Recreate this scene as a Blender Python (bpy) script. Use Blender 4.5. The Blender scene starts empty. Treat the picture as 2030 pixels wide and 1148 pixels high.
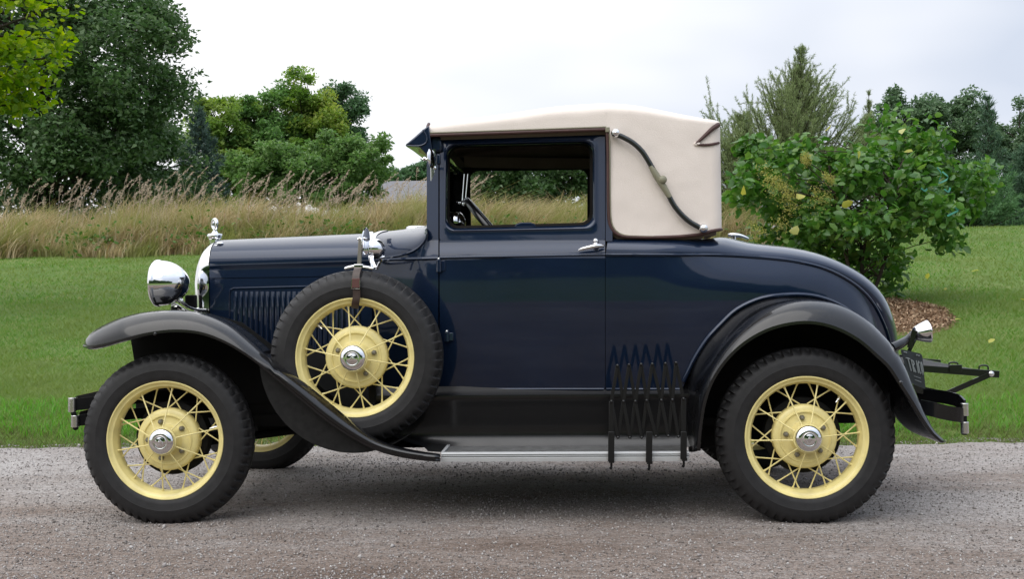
import bpy, bmesh, math, random
import numpy as np
from mathutils import Vector, Matrix

C = bpy.context.scene.collection
rad = math.radians
sc = bpy.context.scene

# ------------------------------------------------------------------ camera
CX, CY, CZ = -0.9185, -5.4713, 0.9615
YAW, PITCH, ROLL = 0.05548, 0.00184, -0.01157
FPX, PW, PH = 2291.7, 2030.0, 1148.0
_cy, _sy = math.cos(YAW), math.sin(YAW)
FW = np.array([-_sy*math.cos(PITCH), _cy*math.cos(PITCH), math.sin(PITCH)])
_r = np.array([_cy, _sy, 0.0]); _u = np.cross(_r, FW)
RT = math.cos(ROLL)*_r + math.sin(ROLL)*_u
UP = -math.sin(ROLL)*_r + math.cos(ROLL)*_u
cam = bpy.data.objects.new('camera', bpy.data.cameras.new('camera'))
C.objects.link(cam)
cam.matrix_world = Matrix(((RT[0], UP[0], -FW[0], CX), (RT[1], UP[1], -FW[1], CY), (RT[2], UP[2], -FW[2], CZ), (0, 0, 0, 1)))
cam.data.sensor_width = 36.0
cam.data.lens = 36.0*FPX/PW
cam.data.clip_start = 0.05
cam.data.clip_end = 3000
sc.camera = cam

# ------------------------------------------------------------------ sky and sun
SUN_EL, SUN_AZ = rad(52), rad(205)          # azimuth clockwise from +Y
w = bpy.data.worlds.new('World'); sc.world = w
w.use_nodes = True
nt = w.node_tree; nt.nodes.clear()
out = nt.nodes.new('ShaderNodeOutputWorld'); bg = nt.nodes.new('ShaderNodeBackground')
sky = nt.nodes.new('ShaderNodeTexSky'); sky.sky_type = 'NISHITA'; sky.sun_disc = False
sky.sun_elevation = SUN_EL; sky.sun_rotation = SUN_AZ
tc = nt.nodes.new('ShaderNodeTexCoord'); mp = nt.nodes.new('ShaderNodeMapping')
mp.inputs['Scale'].default_value = (1.0, 1.0, 2.6)
nz = nt.nodes.new('ShaderNodeTexNoise'); nz.inputs['Scale'].default_value = 1.6; nz.inputs['Detail'].default_value = 5
ramp = nt.nodes.new('ShaderNodeValToRGB')
ramp.color_ramp.elements[0].position = 0.36; ramp.color_ramp.elements[0].color = (0.78, 0.78, 0.78, 1)
ramp.color_ramp.elements[1].position = 0.58; ramp.color_ramp.elements[1].color = (1, 1, 1, 1)
mix = nt.nodes.new('ShaderNodeMix'); mix.data_type = 'RGBA'
nz2 = nt.nodes.new('ShaderNodeTexNoise'); nz2.inputs['Scale'].default_value = 2.3; nz2.inputs['Detail'].default_value = 3
cl = nt.nodes.new('ShaderNodeValToRGB')
cl.color_ramp.elements[0].position = 0.3; cl.color_ramp.elements[0].color = (5.6, 6.15, 7.2, 1)
cl.color_ramp.elements[1].position = 0.66; cl.color_ramp.elements[1].color = (9.3, 9.35, 9.6, 1)
L = nt.links.new
L(tc.outputs['Generated'], mp.inputs['Vector']); L(mp.outputs[0], nz.inputs['Vector']); L(mp.outputs[0], nz2.inputs['Vector'])
L(nz.outputs['Fac'], ramp.inputs[0]); pass
sx0 = nt.nodes.new('ShaderNodeSeparateXYZ'); L(tc.outputs['Generated'], sx0.inputs[0])
mx0 = nt.nodes.new('ShaderNodeMath'); mx0.operation = 'MULTIPLY_ADD'; mx0.inputs[1].default_value = -.55; L(sx0.outputs['X'], mx0.inputs[0]); L(nz2.outputs['Fac'], mx0.inputs[2])
L(mx0.outputs[0], cl.inputs[0])
L(ramp.outputs[0], mix.inputs['Factor']); L(sky.outputs[0], mix.inputs['A']); L(cl.outputs[0], mix.inputs['B'])
sxyz = nt.nodes.new('ShaderNodeSeparateXYZ'); zen = nt.nodes.new('ShaderNodeMapRange'); zen.inputs['From Min'].default_value = .22; zen.inputs['From Max'].default_value = .95
zen.inputs['To Min'].default_value = 1.0; zen.inputs['To Max'].default_value = 2.2       # an overcast sky is brightest overhead
vm = nt.nodes.new('ShaderNodeVectorMath'); vm.operation = 'SCALE'
L(tc.outputs['Generated'], sxyz.inputs[0]); L(sxyz.outputs['Z'], zen.inputs['Value']); L(mix.outputs['Result'], vm.inputs[0]); L(zen.outputs[0], vm.inputs['Scale'])
L(vm.outputs[0], bg.inputs['Color']); bg.inputs['Strength'].default_value = 0.10
L(bg.outputs[0], out.inputs['Surface'])
sun = bpy.data.objects.new('sun', bpy.data.lights.new('sun', 'SUN')); C.objects.link(sun)
sun.data.energy = 1.2; sun.data.angle = rad(60); sun.data.color = (1.0, 0.96, 0.9)
sdir = Vector((math.sin(SUN_AZ)*math.cos(SUN_EL), math.cos(SUN_AZ)*math.cos(SUN_EL), math.sin(SUN_EL)))
sun.rotation_euler = sdir.to_track_quat('Z', 'Y').to_euler()
sc.view_settings.view_transform = 'Standard'; sc.view_settings.look = 'None'
sc.view_settings.exposure = 0.3; sc.view_settings.gamma = 1.0

# ------------------------------------------------------------------ helpers
def at(px, py, y):
    """a point of the place on the upright plane Y=y, from photo measurements"""
    d = FW*FPX + RT*(px-PW/2) - UP*(py-PH/2)
    t = (y-CY)/d[1]
    return np.array([CX+d[0]*t, y, CZ+d[2]*t])

def cr(pts, n):
    """resample a polyline as a smooth curve with n points, even in length"""
    P = np.array(pts, float)
    if len(P) < 3:
        return np.array([P[0]+(P[-1]-P[0])*t for t in np.linspace(0, 1, n)])
    Q = np.vstack([2*P[0]-P[1], P, 2*P[-1]-P[-2]])
    o = []
    for i in range(1, len(Q)-2):
        p0, p1, p2, p3 = Q[i-1:i+3]
        d1 = max(np.linalg.norm(p1-p0), 1e-9)**.5; d2 = max(np.linalg.norm(p2-p1), 1e-9)**.5; d3 = max(np.linalg.norm(p3-p2), 1e-9)**.5
        m1 = d2*((p1-p0)/d1-(p2-p0)/(d1+d2)+(p2-p1)/d2); m2 = d2*((p2-p1)/d2-(p3-p1)/(d2+d3)+(p3-p2)/d3)
        for t in np.linspace(0, 1, 16, endpoint=False):
            o.append((2*t**3-3*t*t+1)*p1+(t**3-2*t*t+t)*m1+(-2*t**3+3*t*t)*p2+(t**3-t*t)*m2)
    o.append(P[-1]); o = np.array(o)
    s = np.concatenate([[0], np.cumsum(np.linalg.norm(np.diff(o, axis=0), axis=1))])
    u = np.linspace(0, s[-1], n)
    return np.stack([np.interp(u, s, o[:, k]) for k in range(o.shape[1])], 1)

def itp(x, pts):
    """smooth interpolation of y over x"""
    a = np.array(pts, float); X, Y = a[:, 0], a[:, 1]
    i = int(np.clip(np.searchsorted(X, x)-1, 0, len(X)-2))
    x = min(max(x, X[0]), X[-1])
    h = X[i+1]-X[i]; t = (x-X[i])/h
    def m(k):
        if k == 0: return (Y[1]-Y[0])/(X[1]-X[0])
        if k == len(X)-1: return (Y[-1]-Y[-2])/(X[-1]-X[-2])
        a1 = (Y[k]-Y[k-1])/(X[k]-X[k-1]); b1 = (Y[k+1]-Y[k])/(X[k+1]-X[k])
        return 0 if a1*b1 <= 0 else 2*a1*b1/(a1+b1)
    return (2*t**3-3*t*t+1)*Y[i]+(t**3-2*t*t+t)*h*m(i)+(-2*t**3+3*t*t)*Y[i+1]+(t**3-t*t)*h*m(i+1)

class MB:
    """collects shapes, then links them as ONE mesh object"""
    def __init__(s): s.v = []; s.f = []
    def add(s, V, F):
        k = len(s.v); s.v += [tuple(map(float, p)) for p in V]; s.f += [tuple(int(i)+k for i in f) for f in F]; return s
    def grid(s, P, cu=False, cv=False):
        P = np.array(P, float); m, n = P.shape[:2]; F = []
        for i in range(m if cu else m-1):
            for j in range(n if cv else n-1):
                a, b = i, (i+1) % m; c, d = j, (j+1) % n
                F.append((a*n+c, a*n+d, b*n+d, b*n+c))
        return s.add(P.reshape(-1, 3), F)
    def tube(s, pts, r, n=8, caps=True, flat=None):
        P = np.array(pts, float); m = len(P)
        R = np.full(m, r) if np.isscalar(r) else np.array(r, float)
        T = np.gradient(P, axis=0); T /= np.linalg.norm(T, axis=1)[:, None]+1e-12
        up = np.array([0, 0, 1.0]) if abs(T[0][2]) < .9 else np.array([0, 1.0, 0])
        G = []
        N = np.cross(T[0], up); N /= np.linalg.norm(N)
        for i in range(m):
            N = N-T[i]*(N@T[i]); N /= np.linalg.norm(N)+1e-12
            B = np.cross(T[i], N)
            G.append([P[i]+R[i]*(math.cos(a)*N+math.sin(a)*B) for a in np.linspace(0, 2*math.pi, n, endpoint=False)])
        s.grid(G, cv=True)
        if caps:
            k = len(s.v)
            s.f.append(tuple(k-n*m+j for j in range(n))[::-1]); s.f.append(tuple(k-n+j for j in range(n)))
        return s
    def rev(s, prof, o, ax, n=32, a0=0, a1=2*math.pi):
        """prof: (radius, distance along axis)"""
        ax = np.array(ax, float); ax /= np.linalg.norm(ax); o = np.array(o, float)
        e = np.array([0, 0, 1.0]) if abs(ax[2]) < .9 else np.array([1.0, 0, 0])
        e1 = np.cross(ax, e); e1 /= np.linalg.norm(e1); e2 = np.cross(ax, e1)
        full = abs(a1-a0-2*math.pi) < 1e-6
        G = [[o+ax*h+r*(math.cos(a)*e1+math.sin(a)*e2) for r, h in prof] for a in np.linspace(a0, a1, n, endpoint=not full)]
        return s.grid(G, cu=full)
    def box(s, c, d, rz=0, ry=0):
        c = np.array(c, float); d = np.array(d, float)/2
        M = np.array((Matrix.Rotation(rz, 3, 'Z') @ Matrix.Rotation(ry, 3, 'Y')))
        V = [c+M@(d*np.array(q)) for q in [(-1,-1,-1),(1,-1,-1),(1,1,-1),(-1,1,-1),(-1,-1,1),(1,-1,1),(1,1,1),(-1,1,1)]]
        return s.add(V, [(0,3,2,1),(4,5,6,7),(0,1,5,4),(1,2,6,5),(2,3,7,6),(3,0,4,7)])
    def bar(s, p, q, wid, th, side=(0, 1, 0)):
        p = np.array(p, float); q = np.array(q, float); t = q-p; t /= np.linalg.norm(t)
        b = np.array(side, float); b -= t*(b@t); b /= np.linalg.norm(b); n = np.cross(t, b)
        V = [e+x*n*wid/2+y*b*th/2 for e in (p, q) for x, y in ((-1,-1),(1,-1),(1,1),(-1,1))]
        return s.add(V, [(0,1,2,3),(7,6,5,4),(0,4,5,1),(1,5,6,2),(2,6,7,3),(3,7,4,0)])
    def strip(s, pts, wid, th, side=(0, 1, 0)):
        """flat band along a path: width across `side`, thickness normal to both"""
        P = np.array(pts, float); T = np.gradient(P, axis=0); T /= np.linalg.norm(T, axis=1)[:, None]
        G = []
        for p, t in zip(P, T):
            b = np.array(side, float); b -= t*(b@t); b /= np.linalg.norm(b); n = np.cross(t, b)
            G.append([p+x*b*wid/2+y*n*th/2 for x, y in ((-1,-1),(1,-1),(1,1),(-1,1))])
        s.grid(G, cv=True); k = len(s.v)
        s.f.append((k-1, k-2, k-3, k-4)); m = k-4*len(P); s.f.append((m, m+1, m+2, m+3)); return s
    def prism(s, poly, y0, y1):
        n = len(poly)
        V = [(x, y0, z) for x, z in poly]+[(x, y1, z) for x, z in poly]
        return s.add(V, [tuple(range(n)), tuple(range(2*n-1, n-1, -1))]+[(i, i+n, (i+1) % n+n, (i+1) % n) for i in range(n)])
    def ball(s, c, r, n=14, sc=(1, 1, 1)):
        G = [[np.array(c)+r*np.array(sc)*np.array([math.sin(b)*math.cos(a), math.sin(b)*math.sin(a), math.cos(b)]) for b in np.linspace(0.001, math.pi-.001, n)] for a in np.linspace(0, 2*math.pi, 2*n, endpoint=False)]
        return s.grid(G, cu=True)
    def mirror(s):
        m = MB(); m.v = [(x, -y, z) for x, y, z in s.v]; m.f = [f[::-1] for f in s.f]; return m
    def build(s, name, mat, parent=None, smooth=38, bevel=0, solid=0, loc=None, seg=2):
        me = bpy.data.meshes.new(name); me.from_pydata(s.v, [], s.f); me.update()
        bm = bmesh.new(); bm.from_mesh(me)
        bmesh.ops.remove_doubles(bm, verts=bm.verts, dist=1e-5)
        bmesh.ops.recalc_face_normals(bm, faces=bm.faces)
        bm.to_mesh(me); bm.free()
        me.materials.append(mat)
        if smooth:
            me.shade_smooth(); me.set_sharp_from_angle(angle=rad(smooth))
        o = bpy.data.objects.new(name, me); C.objects.link(o)
        if solid:
            md = o.modifiers.new('Solid', 'SOLIDIFY'); md.thickness = solid; md.offset = 0
        if bevel:
            md = o.modifiers.new('Bevel', 'BEVEL'); md.width = bevel; md.segments = seg; md.limit_method = 'ANGLE'; md.angle_limit = rad(40)
            md.harden_normals = False
        if parent: o.parent = parent
        if loc is not None: o.location = loc
        return o

def tag(o, label=None, cat=None, group=None, kind=None):
    if label: o['label'] = label
    if cat: o['category'] = cat
    if group: o['group'] = group
    if kind: o['kind'] = kind
    return o
def empty(name, loc=(0, 0, 0)):
    o = bpy.data.objects.new(name, None); C.objects.link(o); o.location = loc; o.empty_display_size = .2; return o

# ------------------------------------------------------------------ materials
def mat(name, col, rough=.5, metal=0, coat=0, spec=.5, var=0, vscale=8, bump=0, bscale=60, rvar=0, coat_r=.03, sub=0, wave=0, wscale=3):
    m = bpy.data.materials.new(name); m.use_nodes = True
    n = m.node_tree; b = n.nodes['Principled BSDF']; l = n.links.new
    b.inputs['Coat IOR'].default_value = 1.5
    b.inputs['Base Color'].default_value = (*col, 1); b.inputs['Roughness'].default_value = rough
    b.inputs['Metallic'].default_value = metal; b.inputs['Coat Weight'].default_value = coat
    b.inputs['Coat Roughness'].default_value = coat_r; b.inputs['Specular IOR Level'].default_value = spec
    if var or rvar or bump:
        t = n.nodes.new('ShaderNodeTexCoord')
    if var or rvar:
        z = n.nodes.new('ShaderNodeTexNoise'); z.inputs['Scale'].default_value = vscale; z.inputs['Detail'].default_value = 6
        l(t.outputs['Object'], z.inputs['Vector'])
    if var:
        r = n.nodes.new('ShaderNodeValToRGB')
        r.color_ramp.elements[0].position = .3; r.color_ramp.elements[0].color = (*[c*(1-var) for c in col], 1)
        r.color_ramp.elements[1].position = .7; r.color_ramp.elements[1].color = (*[min(1, c*(1+var)) for c in col], 1)
        l(z.outputs['Fac'], r.inputs[0]); l(r.outputs[0], b.inputs['Base Color'])
    if rvar:
        q = n.nodes.new('ShaderNodeMapRange'); q.inputs['To Min'].default_value = max(.02, rough-rvar); q.inputs['To Max'].default_value = rough+rvar
        q.inputs['From Min'].default_value = .3; q.inputs['From Max'].default_value = .7
        l(z.outputs['Fac'], q.inputs['Value']); l(q.outputs[0], b.inputs['Roughness'])
    if bump:
        z2 = n.nodes.new('ShaderNodeTexNoise'); z2.inputs['Scale'].default_value = bscale; z2.inputs['Detail'].default_value = 4
        l(t.outputs['Object'], z2.inputs['Vector'])
        k = n.nodes.new('ShaderNodeBump'); k.inputs['Strength'].default_value = bump; k.inputs['Distance'].default_value = .004
        l(z2.outputs['Fac'], k.inputs['Height']); l(k.outputs[0], b.inputs['Normal'])
    if wave:                                             # slow unevenness of sheet metal or stretched cloth
        t = n.nodes.new('ShaderNodeTexCoord'); z3 = n.nodes.new('ShaderNodeTexNoise'); z3.inputs['Scale'].default_value = wscale; z3.inputs['Detail'].default_value = 2
        l(t.outputs['Object'], z3.inputs['Vector']); k2 = n.nodes.new('ShaderNodeBump'); k2.inputs['Strength'].default_value = wave; k2.inputs['Distance'].default_value = .03
        l(z3.outputs['Fac'], k2.inputs['Height'])
        if bump: l(k2.outputs[0], k.inputs['Normal'])
        else: l(k2.outputs[0], b.inputs['Normal']); l(k2.outputs[0], b.inputs['Coat Normal'])
    return m
M = {
 'blue': mat('navy_paint', (.0040, .0132, .037), .40, metal=.5, coat=.9, coat_r=.05, var=.10, vscale=3, rvar=.04, spec=.2, wave=.05, wscale=2.2),
 'black': mat('black_enamel', (.0035, .0036, .0045), .3, coat=.75, coat_r=.08, spec=.2, rvar=.08, vscale=12),
 'gloss': mat('gloss_black', (.0025, .0025, .003), .35, spec=.3, coat=.45, coat_r=.16, rvar=.05, vscale=9),
 'rackb': mat('rack_black', (.003, .003, .003), .45, spec=.35),
 'dusty': mat('dusty_black', (.006, .0058, .0055), .65, var=.6, vscale=40, spec=.3),
 'under': mat('chassis_black', (.005, .005, .005), .75, var=.4, vscale=14, spec=.2),
 'chrome': mat('chrome', (.80, .80, .81), .06, metal=1, rvar=.03, vscale=9),
 'nickel': mat('worn_nickel', (.62, .62, .60), .22, metal=1, rvar=.1, vscale=20),
 'cream': mat('cream_wheel_paint', (.74, .635, .27), .40, coat=.2, coat_r=.18, var=.13, vscale=16),
 'tyre': mat('tyre_rubber', (.0125, .012, .0125), .60, var=.3, vscale=30, bump=.15, bscale=160, spec=.4),
 'canvas': mat('cream_canvas', (.72, .645, .585), .9, var=.03, vscale=3, bump=.35, bscale=330, spec=.15, wave=.55, wscale=4.2),
 'liner': mat('headliner_cloth', (.16, .125, .10), .95, var=.1, vscale=8, spec=.1),
 'trimcloth': mat('dark_interior_trim', (.02, .018, .016), .9, spec=.1),
 'piping': mat('brown_piping', (.055, .022, .018), .6, var=.2, vscale=40),
 'leather': mat('brown_leather', (.035, .018, .012), .45, var=.3, vscale=60),
 'alum': mat('aluminium_trim', (.50, .51, .51), .5, metal=.45, rvar=.1, vscale=30),
 'matrub': mat('ribbed_grey_rubber', (.11, .11, .108), .6, var=.25, vscale=30),
 'khaki': mat('khaki_paint', (.21, .20, .135), .5),
 'irongreen': mat('dark_green_enamel', (.003, .0055, .0045), .3, coat=.7),
 'red': mat('red_lens', (.25, .01, .01), .15, coat=1),
 'plate': mat('black_plate', (.012, .016, .017), .4, var=.2, vscale=50),
 'platetext': mat('faded_white_lettering', (.17, .19, .19), .6),
 'steelgrey': mat('dull_steel', (.22, .21, .18), .5, metal=.7, rvar=.1),
 'wood': mat('wood_slat', (.03, .028, .026), .55),
}
def glass(name):
    m = bpy.data.materials.new(name); m.use_nodes = True; n = m.node_tree; n.nodes.clear()
    o = n.nodes.new('ShaderNodeOutputMaterial'); g = n.nodes.new('ShaderNodeBsdfGlossy'); t = n.nodes.new('ShaderNodeBsdfTransparent')
    x = n.nodes.new('ShaderNodeMixShader'); f = n.nodes.new('ShaderNodeFresnel'); f.inputs['IOR'].default_value = 1.45
    g.inputs['Roughness'].default_value = .02; t.inputs['Color'].default_value = (.92, .95, .94, 1)
    n.links.new(f.outputs[0], x.inputs[0]); n.links.new(t.outputs[0], x.inputs[1]); n.links.new(g.outputs[0], x.inputs[2]); n.links.new(x.outputs[0], o.inputs[0])
    return m
M['glass'] = glass('window_glass')

# ================================================================== the car
car = empty('vintage_car')
tag(car, 'navy blue vintage coupe with cream canvas top and yellow wire wheels', 'car')

PLAN = [(-2.62, .262), (-2.25, .335), (-1.83, .425), (-1.70, .49), (-1.56, .575), (-1.45, .60), (-1.1, .622), (-.8, .63), (-.45, .63), (-.1, .605), (.15, .555), (.33, .485), (.44, .41), (.50, .36)]
def Wp(x): return itp(x, PLAN)
ZB = at(1040, 508, -.62)[2]
_zq = np.array([at(px, py, -.58) for px, py in ((1200, 505), (1300, 505), (1400, 505), (1473, 508), (1571, 517), (1632, 531), (1668, 547), (1705, 572), (1729, 598), (1749, 635), (1761, 667), (1768, 700))])
def crownin(x, z):
    """the rear quarter rolls inward towards the deck bead"""
    k = min(1, max(0, (x+.62)/.4)); dz = np.interp(x, _zq[:, 0], _zq[:, 2])-z
    return .034*k*k*(3-2*k)*min(1, max(0, 1-dz/.17))**2
def S(x, z, band=True):
    wd = Wp(x)
    tuck = .055*max(0, (1.02-z)/.5)**1.6
    if not band: return wd-tuck-crownin(x, z)
    if z < ZB: return wd-tuck
    if z < ZB+.075:
        t = (z-ZB)/.075; return wd-.004-.020*t*t*(3-2*t)
    return wd-.024-.05*(z-ZB-.075)/.42
def onS(px, py, off=0, band=True):
    y = .6
    for _ in range(5):
        p = at(px, py, -y); y = S(p[0], p[2], band)-off
    return at(px, py, -y)
def lin(a, b, n): return list(np.linspace(a, b, n))
def rrect(r, ns=10, nc=7):
    """unit rounded rectangle, same count for every radius; r=(rx,ry)"""
    o = []
    rx, ry = r
    for (cx, cy, a0) in ((1-rx, ry, -90), (1-rx, 1-ry, 0), (rx, 1-ry, 90), (rx, ry, 180)):
        for k in range(nc):
            a = rad(a0+90*k/(nc-1)); o.append((cx+rx*math.cos(a), cy+ry*math.sin(a)))
        nx = {-90: (1-rx, 1-ry), 0: (rx, 1), 90: (0, ry), 180: (rx, 0)}[a0]
        e = {-90: (1, 1-ry), 0: (rx, 1), 90: (0, ry), 180: (1-rx, 0)}[a0]; st = o[-1]
        for k in range(1, ns+1):
            t = k/(ns+1); o.append((st[0]+(e[0]-st[0])*t, st[1]+(e[1]-st[1])*t))
    return o
def quadmap(uv, TL, TR, BR, BL):
    u, v = uv; TL, TR, BR, BL = [np.array(q, float) for q in (TL, TR, BR, BL)]
    return (TL*(1-u)+TR*u)*(1-v)+(BL*(1-u)+BR*u)*v

both = []                                        # (builder, name, material, kwargs, parent-key)
def pair(mb, name, m, parent=None, label=None, **k):
    """a part on the near side and its twin on the far side"""
    a = mb.build(name, m, parent[0] if isinstance(parent, tuple) else (parent or car), **k)
    b = mb.mirror().build(name, m, parent[1] if isinstance(parent, tuple) else (parent or car), **k)
    if label: a['label'] = label
    return a, b

# ---- doors
d = MB()
# lower skin
rows = lin(776, 556, 12)+lin(530, 476, 14)
d.grid([[onS(px, py) for py in rows] for px in lin(871.5, 1199.5, 18)])
# bead along the belt
bead = [onS(px, 511-6*(px-870)/330, 0) for px in lin(871.5, 1199.5, 12)]
d.tube(bead, .0075, 8)
# lower edge bead
d.tube([onS(px, 772, .001) for px in lin(876, 1197, 10)], .006, 8)
# ring round the window
TLo, TRo, BRo, BLo = (871.5, 269), (1199.5, 260), (1199.5, 476), (871.5, 476)
TLi, TRi, BRi, BLi = (887, 289), (1175, 282), (1175, 446), (885, 453)
O = [quadmap(q, TLo, TRo, BRo, BLo) for q in rrect((.012, .02))]
I = [quadmap(q, TLi, TRi, BRi, BLi) for q in rrect((.075, .13))]
G = []
for o_, i_ in zip(O, I):
    col = []
    for t, off in ((0, 0), (.35, 0), (.6, 0), (.72, -.002), (.8, -.004), (.88, -.001), (.94, .006), (1, .012)):
        q = o_*(1-t)+i_*t; col.append(onS(q[0], q[1], off))
    p = col[-1]; col.append(p+np.array([0, .03, 0])); col.append(p+np.array([0, .055, 0]))
    G.append(col)
d.grid(G, cu=True)
doors = pair(d, 'door', M['blue'], smooth=50)
# window garnish tab (the top of the lowered glass lifter)
t = MB(); t.prism([(at(px, py, -.55)[0], at(px, py, -.55)[2]) for px, py in ((1018, 452), (1024, 444), (1034, 441), (1052, 441), (1060, 444), (1064, 452))], -.565, -.53)
pair(t, 'window_stop', M['blue'], doors, bevel=.003)
# outside handle
hd = MB()
c = onS(1181, 487, -.002); 
hd.rev([(.0005, .018), (.008, .016), (.014, .010), (.0175, .002), (.018, -.008)], c, (0, -1, 0), 20)
hd.rev([(.0005, .014), (.006, .0125), (.011, .008), (.0135, .001), (.014, -.008)], c+np.array([0, 0, .019]), (0, -1, 0), 16)
g = [onS(px, py, -q) for px, py, q in ((1197, 488, .018), (1190, 487, .03), (1180, 488, .038), (1165, 491, .036), (1152, 494, .032), (1147, 496, .028))]
hd.tube(cr(g, 14), list(np.interp(np.linspace(0, 1, 14), [0, .15, .5, .9, 1], [.006, .0095, .010, .0075, .004])), 10)
hs = pair(hd, 'door_handle', M['chrome'], doors)
lk = MB(); lk.rev([(.0005, .002), (.0022, .002), (.0022, -.003)], c+np.array([0, -.013, .021]), (0, -1, 0), 8)
pair(lk, 'keyhole', M['under'], doors)
# hinges
for (px, py, hh) in ((870, 527, 13), (886, 668, 10)):
    h = MB(); p = onS(px, py, -.008)
    h.tube([p+np.array([0, 0, -hh*.0021]), p+np.array([0, 0, hh*.0021])], .011, 10)
    h.box(p+np.array([.012, .006, 0]), (.03, .012, hh*.0034))
    pair(h, 'door_hinge', M['blue'], doors, bevel=.002)
    h = MB(); h.ball(p+np.array([0, 0, hh*.0021+.002]), .006, 8)
    pair(h, 'hinge_pin', M['nickel'], doors)

# ---- cowl (scuttle): side skin, top, front pillar
c_ = MB()
sweep = cr([(737, 514), (775, 509.5), (805, 503.5), (825, 495), (838, 483), (844, 474), (847, 464)], 16)
for (px, top) in ():
    pass
G = []
for px in lin(737, 847, 14)+[858, 869.0]:
    tp = float(np.interp(px, sweep[:, 0], sweep[:, 1])) if px <= 847 else 476
    G.append([onS(px, py, 0, px > 846) for py in lin(800, tp, 18)])
c_.grid(G)
# pillar above the belt
c_.grid([[onS(px, py, 0) for py in lin(478, 270, 12)] for px in lin(846, 869, 4)])
p0 = [onS(846, py, 0) for py in lin(478, 270, 12)]
c_.grid([p0, [p+np.array([.0, .05, 0]) for p in p0]])
pair(c_, 'cowl_side', M['blue'], smooth=45)
ct = MB()
crest = cr([(737, 463), (790, 458.5), (848, 452.5)], 16)
G = []
for (sx, sy), (kx, ky) in zip(sweep, crest):
    a = onS(sx, sy, 0, False); k = at(kx, ky, 0)
    row = []
    for t in np.linspace(0, 1, 22):
        th = t*math.pi/2
        row.append((a[0]+(k[0]-a[0])*t**2, a[1]*math.cos(th)**.72, a[2]+(k[2]-a[2])*math.sin(th)**.85))
    G.append(row+[(x, -y, z) for x, y, z in row[-2::-1]])
ct.grid(G)
ct.tube([onS(x, y, .001, False) for x, y in sweep], .006, 8)
ct.tube([onS(x, y, .001, False)*np.array([1, -1, 1]) for x, y in sweep], .006, 8)
cowl = ct.build('cowl_top', M['blue'], car)
bd = MB(); bd.tube([onS(px, 515.5-3.5*(px-737)/132, 0, False) for px in lin(737, 869, 10)], .0075, 8)
pair(bd, 'belt_bead', M['blue'], car)
# cowl band of bright metal where the hood ends
cb = MB(); cb.strip(np.array(G[0])*np.array([1, 1.012, 1])+np.array([0, 0, .004]), .022, .005, side=(1, 0, 0))
cb.build('cowl_band', M['chrome'], cowl)
# fuel cap
fc = MB(); p = at(826, 452, -.03)
fc.rev([(0, .022), (.04, .021), (.052, .015), (.054, .004), (.045, .002), (.044, -.02)], p+np.array([0, 0, -.012]), (0, 0, 1), 28)
fc.build('fuel_cap', M['chrome'], cowl)

# ---- hood
HX = lin(416, 737, 14)
def hsec(px):
    f = (px-416)/321
    x = at(px, 530, -.262-.16*f)[0]; w_ = Wp(x)
    z1 = at(px, 553-5*f, -w_)[2]; z2 = at(px, 526-10*f, -w_)[2]; zt = at(px, 476.5-13.5*f, -.03)[2]
    zb = .52
    s = []
    for z in np.linspace(zb, z1-.004, 8): s.append((x, -w_, z))
    s += [(x, -w_+.004, z1-.002), (x, -w_+.004, z1+.002), (x, -w_-.001, z1+.004)]
    for z in np.linspace(z1+.01, z2-.012, 4): s.append((x, -w_-.001, z))
    s += [(x, -w_-.006, z2-.006), (x, -w_-.006, z2-.001), (x, -w_+.003, z2+.002)]
    for t in np.linspace(0.04, 1, 20):
        th = t*math.pi/2
        s.append((x, -(w_-.002)*math.cos(th)**.62, z2+.004+(zt-z2-.004)*math.sin(th)**.92))
    return s
HS = [hsec(px) for px in HX]
h = MB(); h.grid([s+[(x, -y, z) for x, y, z in s[-2::-1]] for s in HS])
hood = h.build('hood', M['blue'], car, smooth=50)
# louvre panel
lv = MB()
def hoodpt(px, py, off=0):
    y = .3
    for _ in range(5):
        p = at(px, py, -y); y = Wp(p[0])+off
    return at(px, py, -y)
for k in range(24):
    px = 467+10.6*k
    top = hoodpt(px, 578, .001); bot = hoodpt(px, 720, .001)
    n = 10
    prof = []
    for i in range(n):
        t = i/(n-1); p = top+(bot-top)*t; e = min(1, min(t, 1-t)*16)**.5
        prof.append([p+np.array([-.0085, 0, 0]), p+np.array([-.003, -.005*e, 0]), p+np.array([.003, -.0075*e, 0]), p+np.array([.0065, -.006*e, 0]), p+np.array([.0085, 0, 0])])
    lv.grid(prof)
lv.tube([hoodpt(455, 720, 0), hoodpt(455, 582, 0), hoodpt(457, 575, 0), hoodpt(463, 572, 0), hoodpt(700, 566, 0)], .005, 8)
pair(lv, 'louvre_panel', M['blue'], (hood, hood), smooth=40)
hl = MB(); p = at(437, 489, -.2); hl.box(p, (.05, .03, .016)); hl.ball(p+np.array([0, -.01, .014]), .014, 8, (1.3, 1, .6))
pair(hl, 'hood_latch', M['chrome'], (hood, hood), bevel=.004)
eng = MB(); eng.box((-2.1, 0, .80), (.95, .44, .45)); eng.build('engine', M['under'], car, bevel=.03)

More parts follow.
